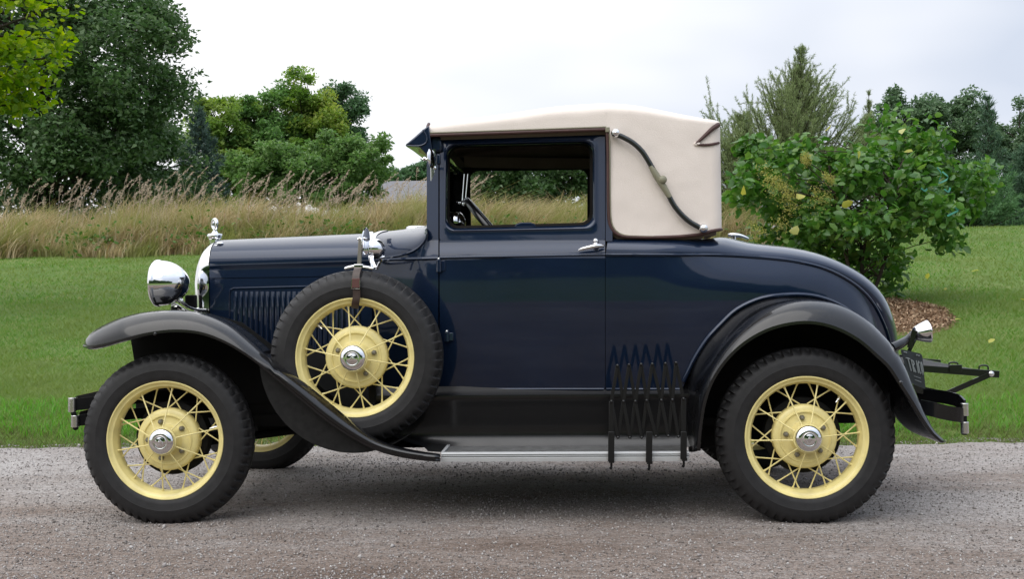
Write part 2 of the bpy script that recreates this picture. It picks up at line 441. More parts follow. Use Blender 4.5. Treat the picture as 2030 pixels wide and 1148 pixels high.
# ---- radiator shell
r = MB(); G = []
for t in np.linspace(0, 1, 12):
    px = 381+33*t; tp = float(np.interp(t, [0, .08, .2, .4, .7, 1], [535, 516, 502, 490, 481.5, 477]))
    z0 = .60+.01*(1-t)
    x = at(px, 550, -.26)[0]; w_ = .235+.028*min(1, t*2.2)**.5; zt = at(px, tp, -.05)[2]; zs = zt-.15
    s = [(x, -w_, z) for z in np.linspace(z0, zs, 8)]
    s += [(x, -w_*math.cos(a*math.pi/2)**.55, zs+(zt-zs)*math.sin(a*math.pi/2)**.8) for a in np.linspace(.06, 1, 18)]
    G.append(s+[(xx, -y, z) for xx, y, z in s[-2::-1]])
r.grid(G)
inn = [(x+.03, y*.87, z-.03 if z > .8 else z) for x, y, z in G[0]]
r.grid([G[0], [(x-.004, y*.96, z-.006 if z > .8 else z) for x, y, z in G[0]], [(x, y*.9, z-.02 if z > .8 else z) for x, y, z in G[0]], inn])
shell = r.build('radiator_shell', M['chrome'], car, smooth=60)
core = MB(); core.v = [tuple(map(float, p)) for p in inn]; core.f = [tuple(range(len(inn)))]
core.build('radiator_core', M['under'], shell, solid=.01)
rc = MB(); p = at(426, 476, 0)
rc.rev([(.024, -.03), (.027, 0), (.027, .006), (.034, .008), (.036, .016), (.036, .026), (.033, .030), (.016, .033), (.013, .040), (.008, .046), (.008, .055), (0.001, .056)], p, (0, 0, 1), 28)
cap = rc.build('radiator_cap', M['chrome'], shell)
orn = MB(); q = p+np.array([0, 0, .075])
ring = [q+np.array([.7*.021*math.cos(a)*1, -.021*math.cos(a)*.7, .024*math.sin(a)]) for a in np.linspace(-math.pi/2, 1.5*math.pi, 28)]
orn.tube(ring, list(.0065+.0025*np.sin(np.linspace(0, math.pi, 28))), 10)
orn.build('cap_ornament', M['chrome'], shell)

# ---- headlights
hb = MB(); o = at(374, 561, -.40); K = .00214
ax = np.array([-1, 0, .0]); ax = ax/np.linalg.norm(ax)
prof = [(0.5, -1), (9, .5), (18, 4), (27, 11), (35, 20), (41, 30), (45.5, 42), (47.5, 54), (48, 60)]
hb.rev([(a*K, b*K) for a, b in cr(prof, 30)], o, ax, 48)
hb.rev([(48*K, 60*K), (49.3*K, 61*K), (49.6*K, 66*K), (48*K, 70*K), (45.5*K, 70.5*K), (44*K, 66*K)], o, ax, 48)
heads = pair(hb, 'headlight', M['chrome'], label='chrome bullet headlight on the near front fender', smooth=60)
ln = MB(); ln.rev([(45*K, 68*K), (38*K, 71.5*K), (24*K, 75*K), (10*K, 76.5*K), (.2*K, 77*K)], o, ax, 40)
pair(ln, 'lens', mat('ribbed_lens_glass', (.6, .62, .62), .15, coat=1), heads)
cd = MB(); cd.tube(cr([at(357, 594, -.40), at(364, 602, -.39), at(374, 609, -.36), at(390, 614, -.31), at(408, 615, -.27)], 18), list(np.interp(np.linspace(0, 1, 18), [0, .2, .3, 1], [.009, .008, .006, .006])), 10)
cd.tube([at(352, 592, -.40), at(360, 598, -.395)], .013, 12)
pair(cd, 'wire_conduit', M['nickel'], heads)
lb = MB(); lb.tube(cr([(at(345, 606, -.4)[0], y, at(345, 606, -.4)[2]-.0-.05*(1-(y/.4)**2)) for y in np.linspace(-.4, .4, 9)], 30), .014, 10)
lb.build('headlight_bar', M['chrome'], car)
lp = MB(); lp.tube([at(345, 608, -.4), at(345, 640, -.4)], .016, 10); pair(lp, 'headlight_post', M['black'], heads)
bk = MB(); bk.box(at(379, 598, -.30), (.05, .03, .06)); pair(bk, 'radiator_bracket', M['under'], car, bevel=.006)

# ---- front fenders
NL = 64
lipP = cr([(166, 686), (176, 690), (200, 687), (250, 673), (300, 661), (350, 656), (400, 661), (450, 680), (500, 711), (550, 751), (600, 793), (650, 834), (700, 867), (750, 892), (800, 905), (850, 911.5), (873, 912.5)], NL)
topP = cr([(166, 683), (180, 662), (215, 641), (260, 625), (300, 618), (340, 615.5), (380, 618), (420, 627), (460, 646), (500, 678), (530, 706), (560, 730), (600, 757), (650, 797), (700, 838), (740, 868), (780, 885), (830, 897), (873, 904)], NL)
G = []; innerEdge = []
for i in range(NL):
    l, t = lipP[i], topP[i]; f = i/(NL-1)
    k = min(1, i/7)**.5                                  # rounds the nose in plan
    yl = -.70-.135*k; 
    well = float(np.clip((t[0]-500)/70, 0, 1))
    yt = (-.66-.02*k)*(1-well)+(-.775)*well
    Lp = at(l[0], l[1], yl); Tp = at(t[0], t[1], yt)
    yi = -.60+.22*k; 
    inner = np.array([Tp[0], yi, Tp[2]-.05*k])
    if well > .5: inner = np.array([Tp[0], yt+.012, max(Tp[2]-.07, Lp[2]+.003)])
    mid = (Lp*.45+Tp*.55); mid = mid+np.array([0, -.022*k, .028*k*(1-.4*well)])
    q = Lp*.8+Tp*.2; q = q+np.array([0, -.022*k, .012*k])
    up1 = Tp*.6+inner*.4+np.array([0, 0, .012*k*(1-well)])
    curve = cr([Lp, q, mid, Tp, up1, inner], 20)
    beadp = [Lp+np.array([0, .012, .004]), Lp+np.array([0, .004, -.006]), Lp+np.array([0, -.005, -.004]), Lp+np.array([0, -.006, .004])]
    G.append(beadp+[tuple(p) for p in curve]); innerEdge.append(curve[-1])
ff = MB(); ff.grid(G)
wheelC = at(708, 708, -.70)
SPY = -.70
# well that the spare sits in
R1 = .388
arc = [(wheelC[0]+R1*math.cos(a), wheelC[2]+R1*math.sin(a)) for a in np.linspace(rad(176), rad(290), 40)]
cut = []
for i in range(NL-1, -1, -1):
    m_ = lipP[i]*.6+topP[i]*.4; p = at(m_[0], m_[1], -.80)
    if arc[0][0]-.0 < p[0] < arc[-1][0]: cut.append((p[0], p[2]))
wl = MB(); wl.prism(arc+cut, -.790, -.783)
arc2 = [(wheelC[0]+R1*math.cos(a), wheelC[2]+R1*math.sin(a)) for a in np.linspace(rad(176), rad(312), 40)]
wl.grid([[(x, y, z) for x, z in arc2] for y in (-.785, -.70, -.60)])
fen = pair(ff, 'front_fender', M['black'], smooth=60, solid=.004, label='black sweeping front fender on the near side')
pair(wl, 'spare_wheel_well', M['dusty'], fen)
# inner splash apron behind the wheel and up to the frame
ap = MB()
ap.prism([at(px, py, -.40)[[0, 2]] for px, py in ((258, 668), (262, 690), (268, 730), (300, 800), (540, 800), (620, 880), (900, 880), (900, 770), (700, 770), (560, 700), (480, 640), (400, 618), (330, 616), (280, 640))], -.40, -.39)
# shelf from the fender's sweep in to the body behind the spare
zz = [at(px, py, -.62) for px, py in ((560, 700), (620, 752), (680, 800), (740, 838), (790, 868), (840, 884), (890, 888))]
zz = cr(zz, 24)
ap.grid([[ (p[0], -.735 if p[0] > wheelC[0]+.27 else -.62, p[2]-.004) for p in zz], zz+np.array([0, .06, .01]), zz+np.array([0, .13, .03]), zz+np.array([0, .2, .09])])
pair(ap, 'splash_apron', M['under'], fen, smooth=50)
bl = MB(); bl.ball(at(308, 662, -.838), .008, 8); pair(bl, 'fender_bolt', M['black'], fen)

# ---- running boards and sill aprons
x0 = at(875, 900, -.80)[0]; x1 = at(1366, 900, -.80)[0]
zt_ = at(1120, 905, -.80)[2]; 
rb = MB(); rb.box(((x0+x1)/2, -.685, zt_+.004), (x1-x0, .235, .014))
for k in range(14): rb.box(((x0+x1)/2, -.585-.0145*k, zt_+.0125), (x1-x0-.01, .007, .004))
boards = pair(rb, 'running_board', M['matrub'])
tr = MB()
prof = [(-.790, zt_+.018), (-.805, zt_+.018), (-.807, zt_+.010), (-.801, zt_+.007), (-.807, zt_+.003), (-.801, zt_-.001), (-.807, zt_-.005), (-.806, zt_-.020), (-.79, zt_-.022)]
tr.grid([[(x, y, z) for y, z in prof] for x in (x0, x1)])
tr.box(((x0+.006), -.69, zt_+.0175), (.012, .23, .006)); tr.box(((x0+x1)/2, -.574, zt_+.0175), (x1-x0, .012, .006))
pair(tr, 'edge_trim', M['alum'], boards, smooth=25)
sa = MB()
xa = at(742, 800, -.62)[0]; xb = at(1385, 800, -.62)[0]
zsill = at(1040, 781, -.60)[2]
pr = [(-.555, zsill+.03), (-.590, zsill+.004), (-.606, zsill-.006), (-.604, zsill-.02), (-.592, zsill-.05), (-.578, zsill-.10), (-.570, zsill-.15), (-.572, zsill-.19), (-.59, zt_+.02), (-.60, zt_+.01)]
pr = cr(pr, 26)
sa.grid([[(x, y, z) for y, z in pr] for x in lin(xa, xb, 12)])
pair(sa, 'sill_apron', M['gloss'], car, smooth=40)

# ---- rear quarter: skin below the belt, deck above
NQ = 56
beadQ = cr([(1200.5, 505), (1300, 505), (1350, 505.5), (1400, 505), (1473, 508), (1571, 517), (1632, 531), (1668, 547), (1705, 572), (1729, 598), (1749, 635), (1761, 667), (1768, 700), (1774, 745), (1776, 790)], NQ)
crestQ = cr([(1200.5, 479), (1300, 479), (1350, 479), (1390, 478), (1422, 473), (1473, 482), (1546, 490), (1595, 500), (1632, 512), (1668, 529), (1705, 552), (1734, 581), (1754, 616), (1766, 652), (1771, 690), (1777, 740), (1779, 790)], NQ)
def onQ(px, py, off=0): return onS(px, py, off, False)
archP = cr([(1355, 757), (1375, 714), (1400, 674), (1428, 643), (1461, 613), (1510, 591), (1547, 585.5), (1583, 584), (1619, 588), (1663, 604), (1700, 630), (1735, 672), (1760, 715)], 40)
q = MB()
G = []
for b in beadQ:
    if b[0] < 1360: bot = 776
    else: bot = max(float(np.interp(b[0], archP[:, 0], archP[:, 1])), b[1]+4)+ (4 if b[0] < 1640 else 18)
    if b[1] > 690: break
    G.append([onQ(b[0], py) for py in lin(bot, b[1], 16)])
q.grid(G)
q.tube([onQ(x, y, -.001) for x, y in beadQ if y < 740], .0075, 8)
q.tube([onQ(x, y, -.002) for x, y in archP], .010, 8)
q.tube([onQ(x, 772, .001) for x in lin(1202, 1352, 6)], .006, 8)
quarters = pair(q, 'quarter_panel', M['blue'], smooth=45)
dk = MB(); G = []
for b, k in zip(beadQ, crestQ):
    B = onQ(*b); Kp = at(k[0], k[1], -.12); row = []
    for t in np.linspace(0, 1, 20):
        th = t*math.pi/2; f = math.sin(th)**.95
        e = float(np.interp(b[0], [1200, 1340, 1385, 1430, 1480], [.10, .14, .26, .50, .60]))
        row.append((B[0]+(Kp[0]-B[0])*f, B[1]*math.cos(th)**e, B[2]+(Kp[2]-B[2])*f))
    G.append(row+[(x, -y, z) for x, y, z in row[-2::-1]])
dk.grid(G)
deck = dk.build('rear_deck', M['blue'], car, smooth=60)
# deck lid handle
hn = MB(); p = at(1455, 478, -.02); hn.tube([p, p+np.array([0, 0, .028])], .010, 10)
hn.tube(cr([at(1443, 466, -.02), at(1455, 466, -.02), at(1470, 468, -.02), at(1484, 473, -.02)], 10), [.006, .009, .010, .010, .010, .009, .008, .007, .006, .004], 10)
hn.build('deck_handle', M['chrome'], deck)
# back pillar between door and canvas, above the belt
bp = MB(); bp.grid([[onS(px, py, 0) for py in lin(478, 262, 12)] for px in lin(1200.8, 1214, 4)])
pair(bp, 'belt_panel', M['blue'], quarters, smooth=45)

# ---- rear fenders
NR = 60
lipR = cr([(1384, 894), (1388, 850), (1396, 800), (1411, 757), (1436, 718), (1470, 684), (1510, 659), (1550, 645), (1600, 639), (1650, 648), (1700, 673), (1740, 707), (1761, 727), (1781, 757), (1806, 795), (1828, 832), (1850, 862), (1868, 877)], NR)
croR = cr([(1374, 896), (1377, 840), (1386, 787), (1405, 737), (1436, 688), (1476, 645), (1517, 617), (1571, 599), (1619, 597.5), (1663, 606), (1717, 635), (1766, 684), (1790, 722), (1806, 763), (1826, 815), (1848, 855), (1869, 874)], NR)
joiR = cr([(1366, 897), (1362, 850), (1360, 780), (1376, 720), (1400, 679), (1428, 648), (1461, 618), (1510, 595), (1547, 589), (1583, 588), (1619, 592), (1663, 608), (1700, 634), (1735, 676), (1757, 730), (1764, 780), (1768, 812), (1797, 849), (1868, 879)], NR)
G = []
for l, k, j in zip(lipR, croR, joiR):
    Lp = at(*l, -.83); Kp = at(*k, -.745)
    if j[1] < 760 and j[0] < 1750:
        Jp = onQ(*j, -.0)
    else: Jp = at(*j, -.57)
    m_ = Lp*.5+Kp*.5; rc_ = m_-np.array([at(1598, 870, -.7)[0], -.7, .36]); rc_[1] = 0; rc_ /= np.linalg.norm(rc_)
    m_ = m_+np.array([0, -.016, 0])+rc_*.008
    v_ = Jp*.6+Kp*.4-rc_*.012
    curve = cr([Lp, m_, Kp, v_, Jp], 20)
    G.append([Lp+np.array([0, .012, 0])-rc_*.002, Lp+np.array([0, .004, 0])-rc_*.007, Lp+np.array([0, -.005, 0])-rc_*.005, Lp+np.array([0, -.006, 0])+rc_*.004]+[tuple(p) for p in curve])
rf = MB(); rf.grid(G)
rfen = pair(rf, 'rear_fender', M['black'], smooth=60, solid=.004, label='black arched rear fender on the near side')
fl = MB(); fl.ball(at(1785, 759, -.835), .009, 8); pair(fl, 'fender_bolt', M['black'], rfen)
wh = MB()
a_ = cr([(1368, 897), (1364, 850), (1362, 780), (1378, 722), (1402, 681), (1463, 620), (1547, 591), (1619, 594), (1680, 620), (1735, 676), (1757, 730), (1764, 780)], 30)
wh.grid([[at(px, py, y)*np.array([1, 1, 1]) for px, py in a_] for y in (-.56, -.48, -.42)])
wh.prism([at(px, py, -.42)[[0, 2]] for px, py in [tuple(v) for v in a_]], -.42, -.41)
pair(wh, 'wheel_house', M['under'], rfen)

# ---- canvas top
def ycan(x): return itp(x, [(-1.7, .555), (-1.5, .567), (-1.0, .592), (-.8, .596), (-.5, .590), (-.32, .574), (-.28, .56)])
sil = [(848, 247), (900, 240), (1000, 228), (1100, 214), (1160, 209.5), (1210, 208.5), (1260, 212), (1300, 219), (1360, 231), (1400, 239), (1427, 244)]
NC = 60
low = [(848, 268), (1000, 263), (1100, 259.5), (1203, 256), (1204.5, 262), (1205, 300), (1206, 400), (1207, 436), (1211, 452), (1220, 462), (1236, 468), (1300, 469), (1350, 467), (1390, 463), (1426, 455)]
cv = MB(); G = []
cols = lin(848, 1203, 22)+[1204, 1205.5, 1208, 1212, 1218, 1226, 1236]+lin(1250, 1405, 14)
lowx = np.array(low)
def lowat(px):
    if px <= 1203: return np.interp(px, [848, 1000, 1100, 1203], [268, 263, 259.5, 256])
    return np.interp(px, [1203.9, 1206, 1209, 1213, 1219, 1227, 1237, 1300, 1350, 1390, 1426], [430, 438, 447, 455, 462, 466.5, 469, 469.5, 467.5, 463.5, 457])
def crestz(px): return np.interp(px, [s[0] for s in sil], [s[1] for s in sil])
scurve = cr(sil, 80)
def sect(px, yw, xfix=None, drop=0):
    pb = at(px, lowat(px), -yw); x = pb[0]
    pz = at(px, np.interp(px, scurve[:, 0], scurve[:, 1]), -.36)[2]+.004
    zs_ = pz-float(np.interp(px, [848, 1150, 1350, 1428], [.07, .085, .062, .042]))                                         # where the shoulder starts
    row = []
    for t in np.linspace(0, 1, 14):
        z = pb[2]+(zs_-pb[2])*t if pb[2] < zs_ else pb[2]+.001*t
        row.append((x, -yw+.03*(z-1.30)-.004*math.sin(math.pi*min(1, max(0, (z-1.2)/.45))), z))
    z0 = row[-1][2]; y0 = row[-1][1]
    for t in np.linspace(.05, 1, 24):
        th = t*math.pi/2
        row.append((x, y0*math.cos(th)**.48, z0+(pz-z0)*math.sin(th)**.75))
    if xfix is not None: row = [(xfix, y, z) for _, y, z in row]
    return row
for px in cols:
    x = at(px, 300, -.58)[0]; row = sect(px, ycan(x)); G.append(row+[(a, -y, z) for a, y, z in row[-2::-1]])
# rounded back corners and the back curtain
xe = at(1405, 350, -.58)[0]; xr = at(1427.5, 350, -.50)[0]; rr = .05
for a in np.linspace(.12, 1, 8)*math.pi/2:
    px = 1405+(1427.5-1405)*math.sin(a)
    row = sect(px, ycan(xe)-rr*(1-math.cos(a))); row = [(xe+(xr-xe)*math.sin(a)+(p[0]-at(px, lowat(px), -ycan(xe)+rr*(1-math.cos(a)))[0]), p[1], p[2]) for p in row]
    G.append(row+[(x, -y, z) for x, y, z in row[-2::-1]])
last = np.array(G[-1]); cm = last.mean(0)
for s_ in (.8, .4, .02):
    q = last.copy(); q[:, 1] = q[:, 1]*s_; q[:, 2] = cm[2]+(q[:, 2]-cm[2])*(s_*.5+.5); q[:, 0] += .004*(1-s_)
    G.append(q)
cv.grid(G)
top = cv.build('canvas_top', M['canvas'], car, smooth=60)
# headliner: a second skin a little inside
lnr = MB(); Gn = np.array(G[:-3]); Gl = Gn.copy(); Gl[:, :, 1] *= .965; Gl[:, :, 2] -= .018; Gl[1:-1, :, 0] += 0; Gl[-9:, :, 0] -= .02
lnr.grid(Gl); lq = Gl[-1].copy(); l2 = lq.copy(); l2[:, 1] *= .05; lnr.grid([lq, l2])
lnr.build('headliner', M['liner'], top, smooth=60)
# piping
def pipe(pts, r=.0055, near=True):
    m_ = MB(); m_.tube(pts, r, 8); return m_
pp = MB()
edge = [at(px, lowat(px)+0, -(ycan(at(px, 300, -.58)[0])+.003)) for px in lin(849, 1202, 14)]
pp.tube(edge, .0075, 8)
ed2 = [at(px, py, -(ycan(at(px, 300, -.58)[0])+.004)) for px, py in cr([(1203.5, 254), (1205, 300), (1206, 400), (1207.5, 436), (1211, 450), (1219, 461), (1233, 468), (1260, 470), (1300, 470.5), (1350, 468.5), (1390, 464.5)], 40)]
ed2 += [np.array(g[0])+np.array([-.002, -.003, .004]) for g in G[-11:-3]]
pp.tube(ed2, .0068, 8)
fr = [np.array(p)+np.array([-.003, -.002, .001]) for p in G[0][12:24]]
pp.tube(fr, .0065, 8)
pair(pp, 'piping', M['piping'], (top, top))
# thin light welt just above the brown one
p2 = MB(); p2.tube([p+np.array([0, -.002, .010]) for p in edge], .0035, 6); p2.tube([p+np.array([.008, -.001, .004]) for p in ed2[:30]], .003, 6)
pair(p2, 'welt', M['khaki'], (top, top))
# end cap of the piping
p3 = MB(); p3.box(at(1204, 257, -.606), (.016, .012, .022)); pair(p3, 'piping_clip', M['khaki'], (top, top), bevel=.003)
# flap at the back corner
def oncan(px, py, off=.004):
    y = ycan(at(px, 350, -.58)[0])
    if px > 1405:
        s_ = min(1, (px-1405)/22.5); y = ycan(xe)-rr*(1-math.sqrt(max(0, 1-s_*s_)))
    return at(px, py, -(y-.006+off))
f1 = MB()
f1.tube([oncan(px, py) for px, py in cr([(1379, 285), (1386, 279), (1398, 268), (1412, 255), (1424, 247)], 14)], list(np.linspace(.005, .011, 14)), 8)
f1.tube([oncan(px, py) for px, py in cr([(1381, 286), (1395, 287), (1410, 286), (1425, 283)], 12)], .0055, 8)
pair(f1, 'corner_flap_piping', M['piping'], (top, top))
f2 = MB(); f2.ball(oncan(1382, 285), .011, 8, (1.3, .5, .8)); pair(f2, 'piping_clip', M['canvas'], (top, top))

# ---- landau bars
def onl(px, py, off=.03): return oncan(px, py, off)
path = cr([(1222, 266), (1236, 272), (1255, 283), (1273, 300), (1286, 320), (1295, 336)], 24)
path2 = cr([(1326, 388), (1335, 405), (1350, 424), (1368, 440), (1391, 453)], 24)
lr_ = (empty('landau_bar'), empty('landau_bar'))
for e_ in lr_: e_.parent = car
for pt_ in (path, path2):
    b = MB(); b.tube([onl(x, y) for x, y in pt_], .0115, 12); pair(b, 'bar_arm', M['irongreen'], lr_)
lan = lr_
b = MB(); b.tube([onl(x, y, .031) for x, y in ((1290, 329), (1300, 346), (1316, 371), (1328, 391))], [.011, .0145, .0145, .011], 12)
b.ball(onl(1314, 356, .044), .0175, 14, (1, .7, 1))
pair(b, 'bar_hinge', M['khaki'], lan, smooth=50)
for (px, py, r_) in ((1220, 265, .0195), (1393, 453, .0195)):
    b = MB(); o = onl(px, py, .005); b.rev([(r_*.8, 0), (r_*.95, .016), (r_, .026), (r_*.9, .038), (r_*.55, .047), (.0005, .05)], o, (0, -1, 0), 24)
    pair(b, 'bar_knob', M['chrome'], lan)

# ---- visor and windshield
v = MB(); G = []
vis = [(851, 249), (838, 256), (820, 272), (801, 288), (808, 289.5), (830, 293), (848, 309), (858, 303)]
for k, y in enumerate([-.577, -.571, -.555, -.52, -.3, 0, .3, .52, .555, .571, .577]):
    sh = [.0, .45, .75, .93, 1, 1, 1, .93, .75, .45, 0][k]
    row = []
    for i, (px, py) in enumerate(vis):
        p = at(px, py, -.56); bx = at(852, 272, -.56)
        s_ = (.86+.14*sh) if i in (1, 2, 3, 4, 5) else 1
        row.append((bx[0]+(p[0]-bx[0])*s_, y, bx[2]+(p[2]-bx[2])*s_ + (0.0 if abs(y) > .5 else .012*(1-(y/.5)**2))))
    G.append(row)
v.grid(G, cv=True)
k = len(v.v)//len(vis)
v.f.append(tuple(range(len(vis)))); v.f.append(tuple(len(v.v)-1-i for i in range(len(vis))))
vs = v.build('sun_visor', M['blue'], car, smooth=35, bevel=.004)
vt = MB(); vt.tube([at(px, py, -.580) for px, py in cr([(838, 257), (845, 268), (846, 280), (838, 287), (822, 289), (806, 288)], 16)], .003, 6)
pair(vt, 'visor_edge_bead', M['blue'], (vs, vs))
hdr = MB(); p = at(853, 262, -.5); q = at(852, 470, -.5)
hdr.box((p[0]+.03, 0, p[2]-.055), (.05, 1.08, .07)); 
header = hdr.build('windshield_header', M['blue'], car, bevel=.01)
wf = MB()
zt1 = at(852, 300, -.5)[2]; zb1 = at(852, 452, -.5)[2]; wx = p[0]+.012
wf.box((wx, 0, zt1), (.02, 1.04, .022)); wf.box((wx, 0, zb1), (.02, 1.04, .022))
for s_ in (1, -1): wf.box((wx, s_*.518, (zt1+zb1)/2), (.02, .02, zt1-zb1-.022))
wsf = wf.build('windshield_frame', M['nickel'], car, bevel=.003)
g_ = MB(); g_.box((wx, 0, (zt1+zb1)/2), (.005, 1.016, zt1-zb1-.024)); g_.build('windshield_glass', M['glass'], wsf)
wp = MB(); wp.tube(cr([(wx-.02, -.18, zb1+.02), (wx-.03, -.2, zb1+.13), (wx-.028, -.22, zb1+.2)], 10), .004, 6); wp.build('wiper', M['under'], wsf)
# pillar mirror
mr = MB(); 
mr.tube([at(838, 316, -.61), at(848, 315.5, -.612), at(856, 315, -.612)], [.006, .0075, .0075], 10); mr.ball(at(842, 314, -.61), .009, 8)
mr.box(at(861, 313, -.603), (.011, .016, .075)); mr.ball(at(862, 333, -.607), .009, 8)
mirr = mr.build('pillar_mirror', M['chrome'], car)
o = at(855, 314, -.635); A_ = np.array([1, -.22, .08])
mm = MB(); mm.rev([(.0005, .012), (.02, .011), (.036, .007), (.043, .0), (.040, -.004), (.0005, -.004)], o, A_, 28); mm.build('mirror_head', M['chrome'], mirr)
pl = MB(); pl.box(at(869.5, 316, -.583), (.018, .022, .045)); pair(pl, 'upper_hinge', M['blue'], doors, bevel=.005)

# ---- interior
it = MB()
xa, xb = at(846, 400, -.55)[0], at(1210, 400, -.55)[0]
# door linings with the window cut-out, far and near
TLt, TRt, BRt, BLt = (856, 264), (1206, 256), (1206, 776), (856, 776)
O = [quadmap(q, TLt, TRt, BRt, BLt) for q in rrect((.01, .01))]
I = [quadmap(q, (892, 294), (1169, 287), (1169, 441), (891, 448)) for q in rrect((.07, .12))]
G = []
for o_, i_ in zip(O, I):
    G.append([onS(*(o_*(1-t)+i_*t), .056 if t < 1 else .05) for t in (0, .5, .9, 1)])
it.grid(G, cu=True)
pair(it, 'door_lining', M['trimcloth'], doors, smooth=40)
hb_ = MB()                                                     # header rail cloth above the window
hb_.grid([[onS(px, py, .062) for py in (262, 275, 287)] for px in lin(880, 1206, 6)])
pair(hb_, 'header_cloth', M['liner'], doors)
for (px, wd) in ((860, .055), (1203, .05)):
    po = MB(); a, b_ = onS(px, 262, .045), onS(px, 520, .06); po.bar(a, b_, wd, .04); pair(po, 'inner_post', M['under'], car, bevel=.006)
fp = MB(); fp.box((-.95, 0, .40), (1.5, 1.06, .03)); fp.box((-1.68, 0, .70), (.02, .80, .60)); fp.box((-.42, 0, .74), (.02, 1.06, .7)); 
fp.box((-1.0, 0, .40), (2.9, .80, .05))
fp.build('floor_pan', M['under'], car)
db = MB(); db.box((-1.52, 0, 1.06), (.06, 1.0, .16)); dash = db.build('dashboard', M['trimcloth'], car, bevel=.02)
gc = MB(); o = at(905, 440, -.30); gc.rev([(.0005, .05), (.028, .046), (.044, .03), (.05, .0), (.046, -.02), (.0005, -.02)], np.array([-1.46, -.33, at(905, 441, -.33)[2]]), (.75, -.66, .1), 28)
gc.build('gauge_housing', M['chrome'], dash)
se = MB(); se.box((-.72, 0, .60), (.5, .98, .16)); se.box((-.52, 0, .82), (.12, .98, .42), ry=rad(12)); se.build('bench_seat', M['liner'], car, bevel=.04, seg=3)
# steering wheel: near edge-on ring, column, two bright levers
sw = MB(); SY = -.28
pa, pb = at(926, 398, SY), at(978, 460, SY); cW = (pa+pb)/2+(pb-pa)*.62; e1 = (pb-pa)/np.linalg.norm(pb-pa); RW = .205
cW = pa+e1*RW
sw.tube([cW+RW*(math.cos(a)*e1+math.sin(a)*np.array([0, 1, 0])) for a in np.linspace(0, 2*math.pi, 49)], .0155, 12)
for a in (rad(45), rad(135), rad(225), rad(315)): sw.tube([cW, cW+RW*(math.cos(a)*e1+math.sin(a)*np.array([0, 1, 0]))], .008, 6)
nrm = np.cross(e1, np.array([0, 1, 0])); nrm = nrm if nrm[0] < 0 else -nrm
sw.rev([(.0005, -.03), (.03, -.028), (.035, 0), (.024, .02), (.02, .75)], cW, nrm, 16)
swo = sw.build('steering_wheel', M['black'], car, smooth=60)
sl = MB()
for (xa_, ya_, xb_, yb_) in ((921, 345, 917, 398), (928, 345, 923, 400)): sl.tube([at(xa_, ya_, SY-.03), at(xb_, yb_, SY-.03)], .0042, 8)
sl.ball(at(912, 402, SY-.03), .009, 8); sl.ball(at(921, 404, SY-.04), .012, 8); sl.tube([at(905, 401, SY-.03), at(924, 403, SY-.03)], .006, 8)
sl.build('mirror_stalk', M['chrome'], car)

# ---- wheels
def tyre_mesh(N=58, sub=6):
    """section: (radius, y); notches cut in the shoulder of the tread"""
    m_ = MB(); R0, RO, HW = .240, .362, .060
    sec = []
    for t in np.linspace(0, 1, 41):
        a = -math.pi*.5-1.02+(math.pi+2.04)*t         # from inner bead to inner bead
        sec.append(a)
    prof = [(.243, -.050), (.252, -.0575), (.268, -.0615), (.288, -.0625), (.292, -.0635), (.296, -.0625), (.312, -.0600), (.324, -.0565), (.334, -.0525), (.336, -.0515), (.346, -.0470), (.354, -.0405), (.358, -.034), (.360, -.020), (.3615, -.006)]
    prof = prof+[(r, -y) for r, y in prof[::-1]]
    G = []
    for i in range(N*sub):
        th = 2*math.pi*i/(N*sub); ph = (i % sub)/sub; row = []
        for r, y in prof:
            dr = 0; dy = 0
            if r > .333:
                saw = ph                                   # sawtooth lugs
                w_ = (r-.333)/.024
                if abs(y) > .030:
                    dr = -.012*min(1, w_)*(1-saw) if ph < .999 else 0
                    dy = .010*(1-saw)*(1 if y < 0 else -1)*min(1, w_+.3)
                elif abs(y) > .01: dr = -.003*(1 if i % sub < 2 else 0)
            row.append(((r+dr)*math.cos(th), y+dy, (r+dr)*math.sin(th)))
        G.append(row)
    m_.grid(G, cu=True); return m_
def rim_mesh():
    m_ = MB()
    pr = [(.241, -.046), (.2455, -.051), (.2475, -.055), (.2455, -.0575), (.2415, -.0565), (.237, -.050), (.2335, -.046), (.2295, -.0445), (.2255, -.043), (.2225, -.036), (.2195, -.026), (.2165, -.020), (.2150, -.010), (.2150, .012), (.220, .028), (.229, .042), (.237, .048), (.2455, .056), (.241, .046)]
    m_.rev(pr, (0, 0, 0), (0, 1, 0), 96); return m_
def hub_mesh():
    m_ = MB()
    m_.rev([(.110, .045), (.129, .03), (.131, .0), (.130, -.012), (.126, -.020), (.118, -.024), (.108, -.026), (.104, -.031), (.100, -.031), (.096, -.026), (.078, -.026), (.066, -.030), (.060, -.040), (.057, -.060), (.0575, -.078), (.060, -.084), (.059, -.088), (.052, -.089), (.04, -.089)], (0, 0, 0), (0, 1, 0), 64); return m_
def cap_mesh():
    m_ = MB(); m_.rev([(.0535, .086), (.0545, .090), (.0535, .096), (.049, .103), (.038, .1085), (.029, .1105), (.0265, .1095), (.0255, .1105), (.0235, .110), (.02, .1115), (.0005, .113)], (0, 0, 0), (0, -1, 0), 48)
    # raised script-like mark in the middle
    m_.tube(cr([(-.010, -.1135, -.008), (-.004, -.1145, .004), (.002, -.1145, .010), (.004, -.1145, .002), (-.006, -.1145, .001), (.008, -.1145, .003), (.010, -.1135, -.006)], 24), .0014, 6)
    return m_
tyM = rmM = None
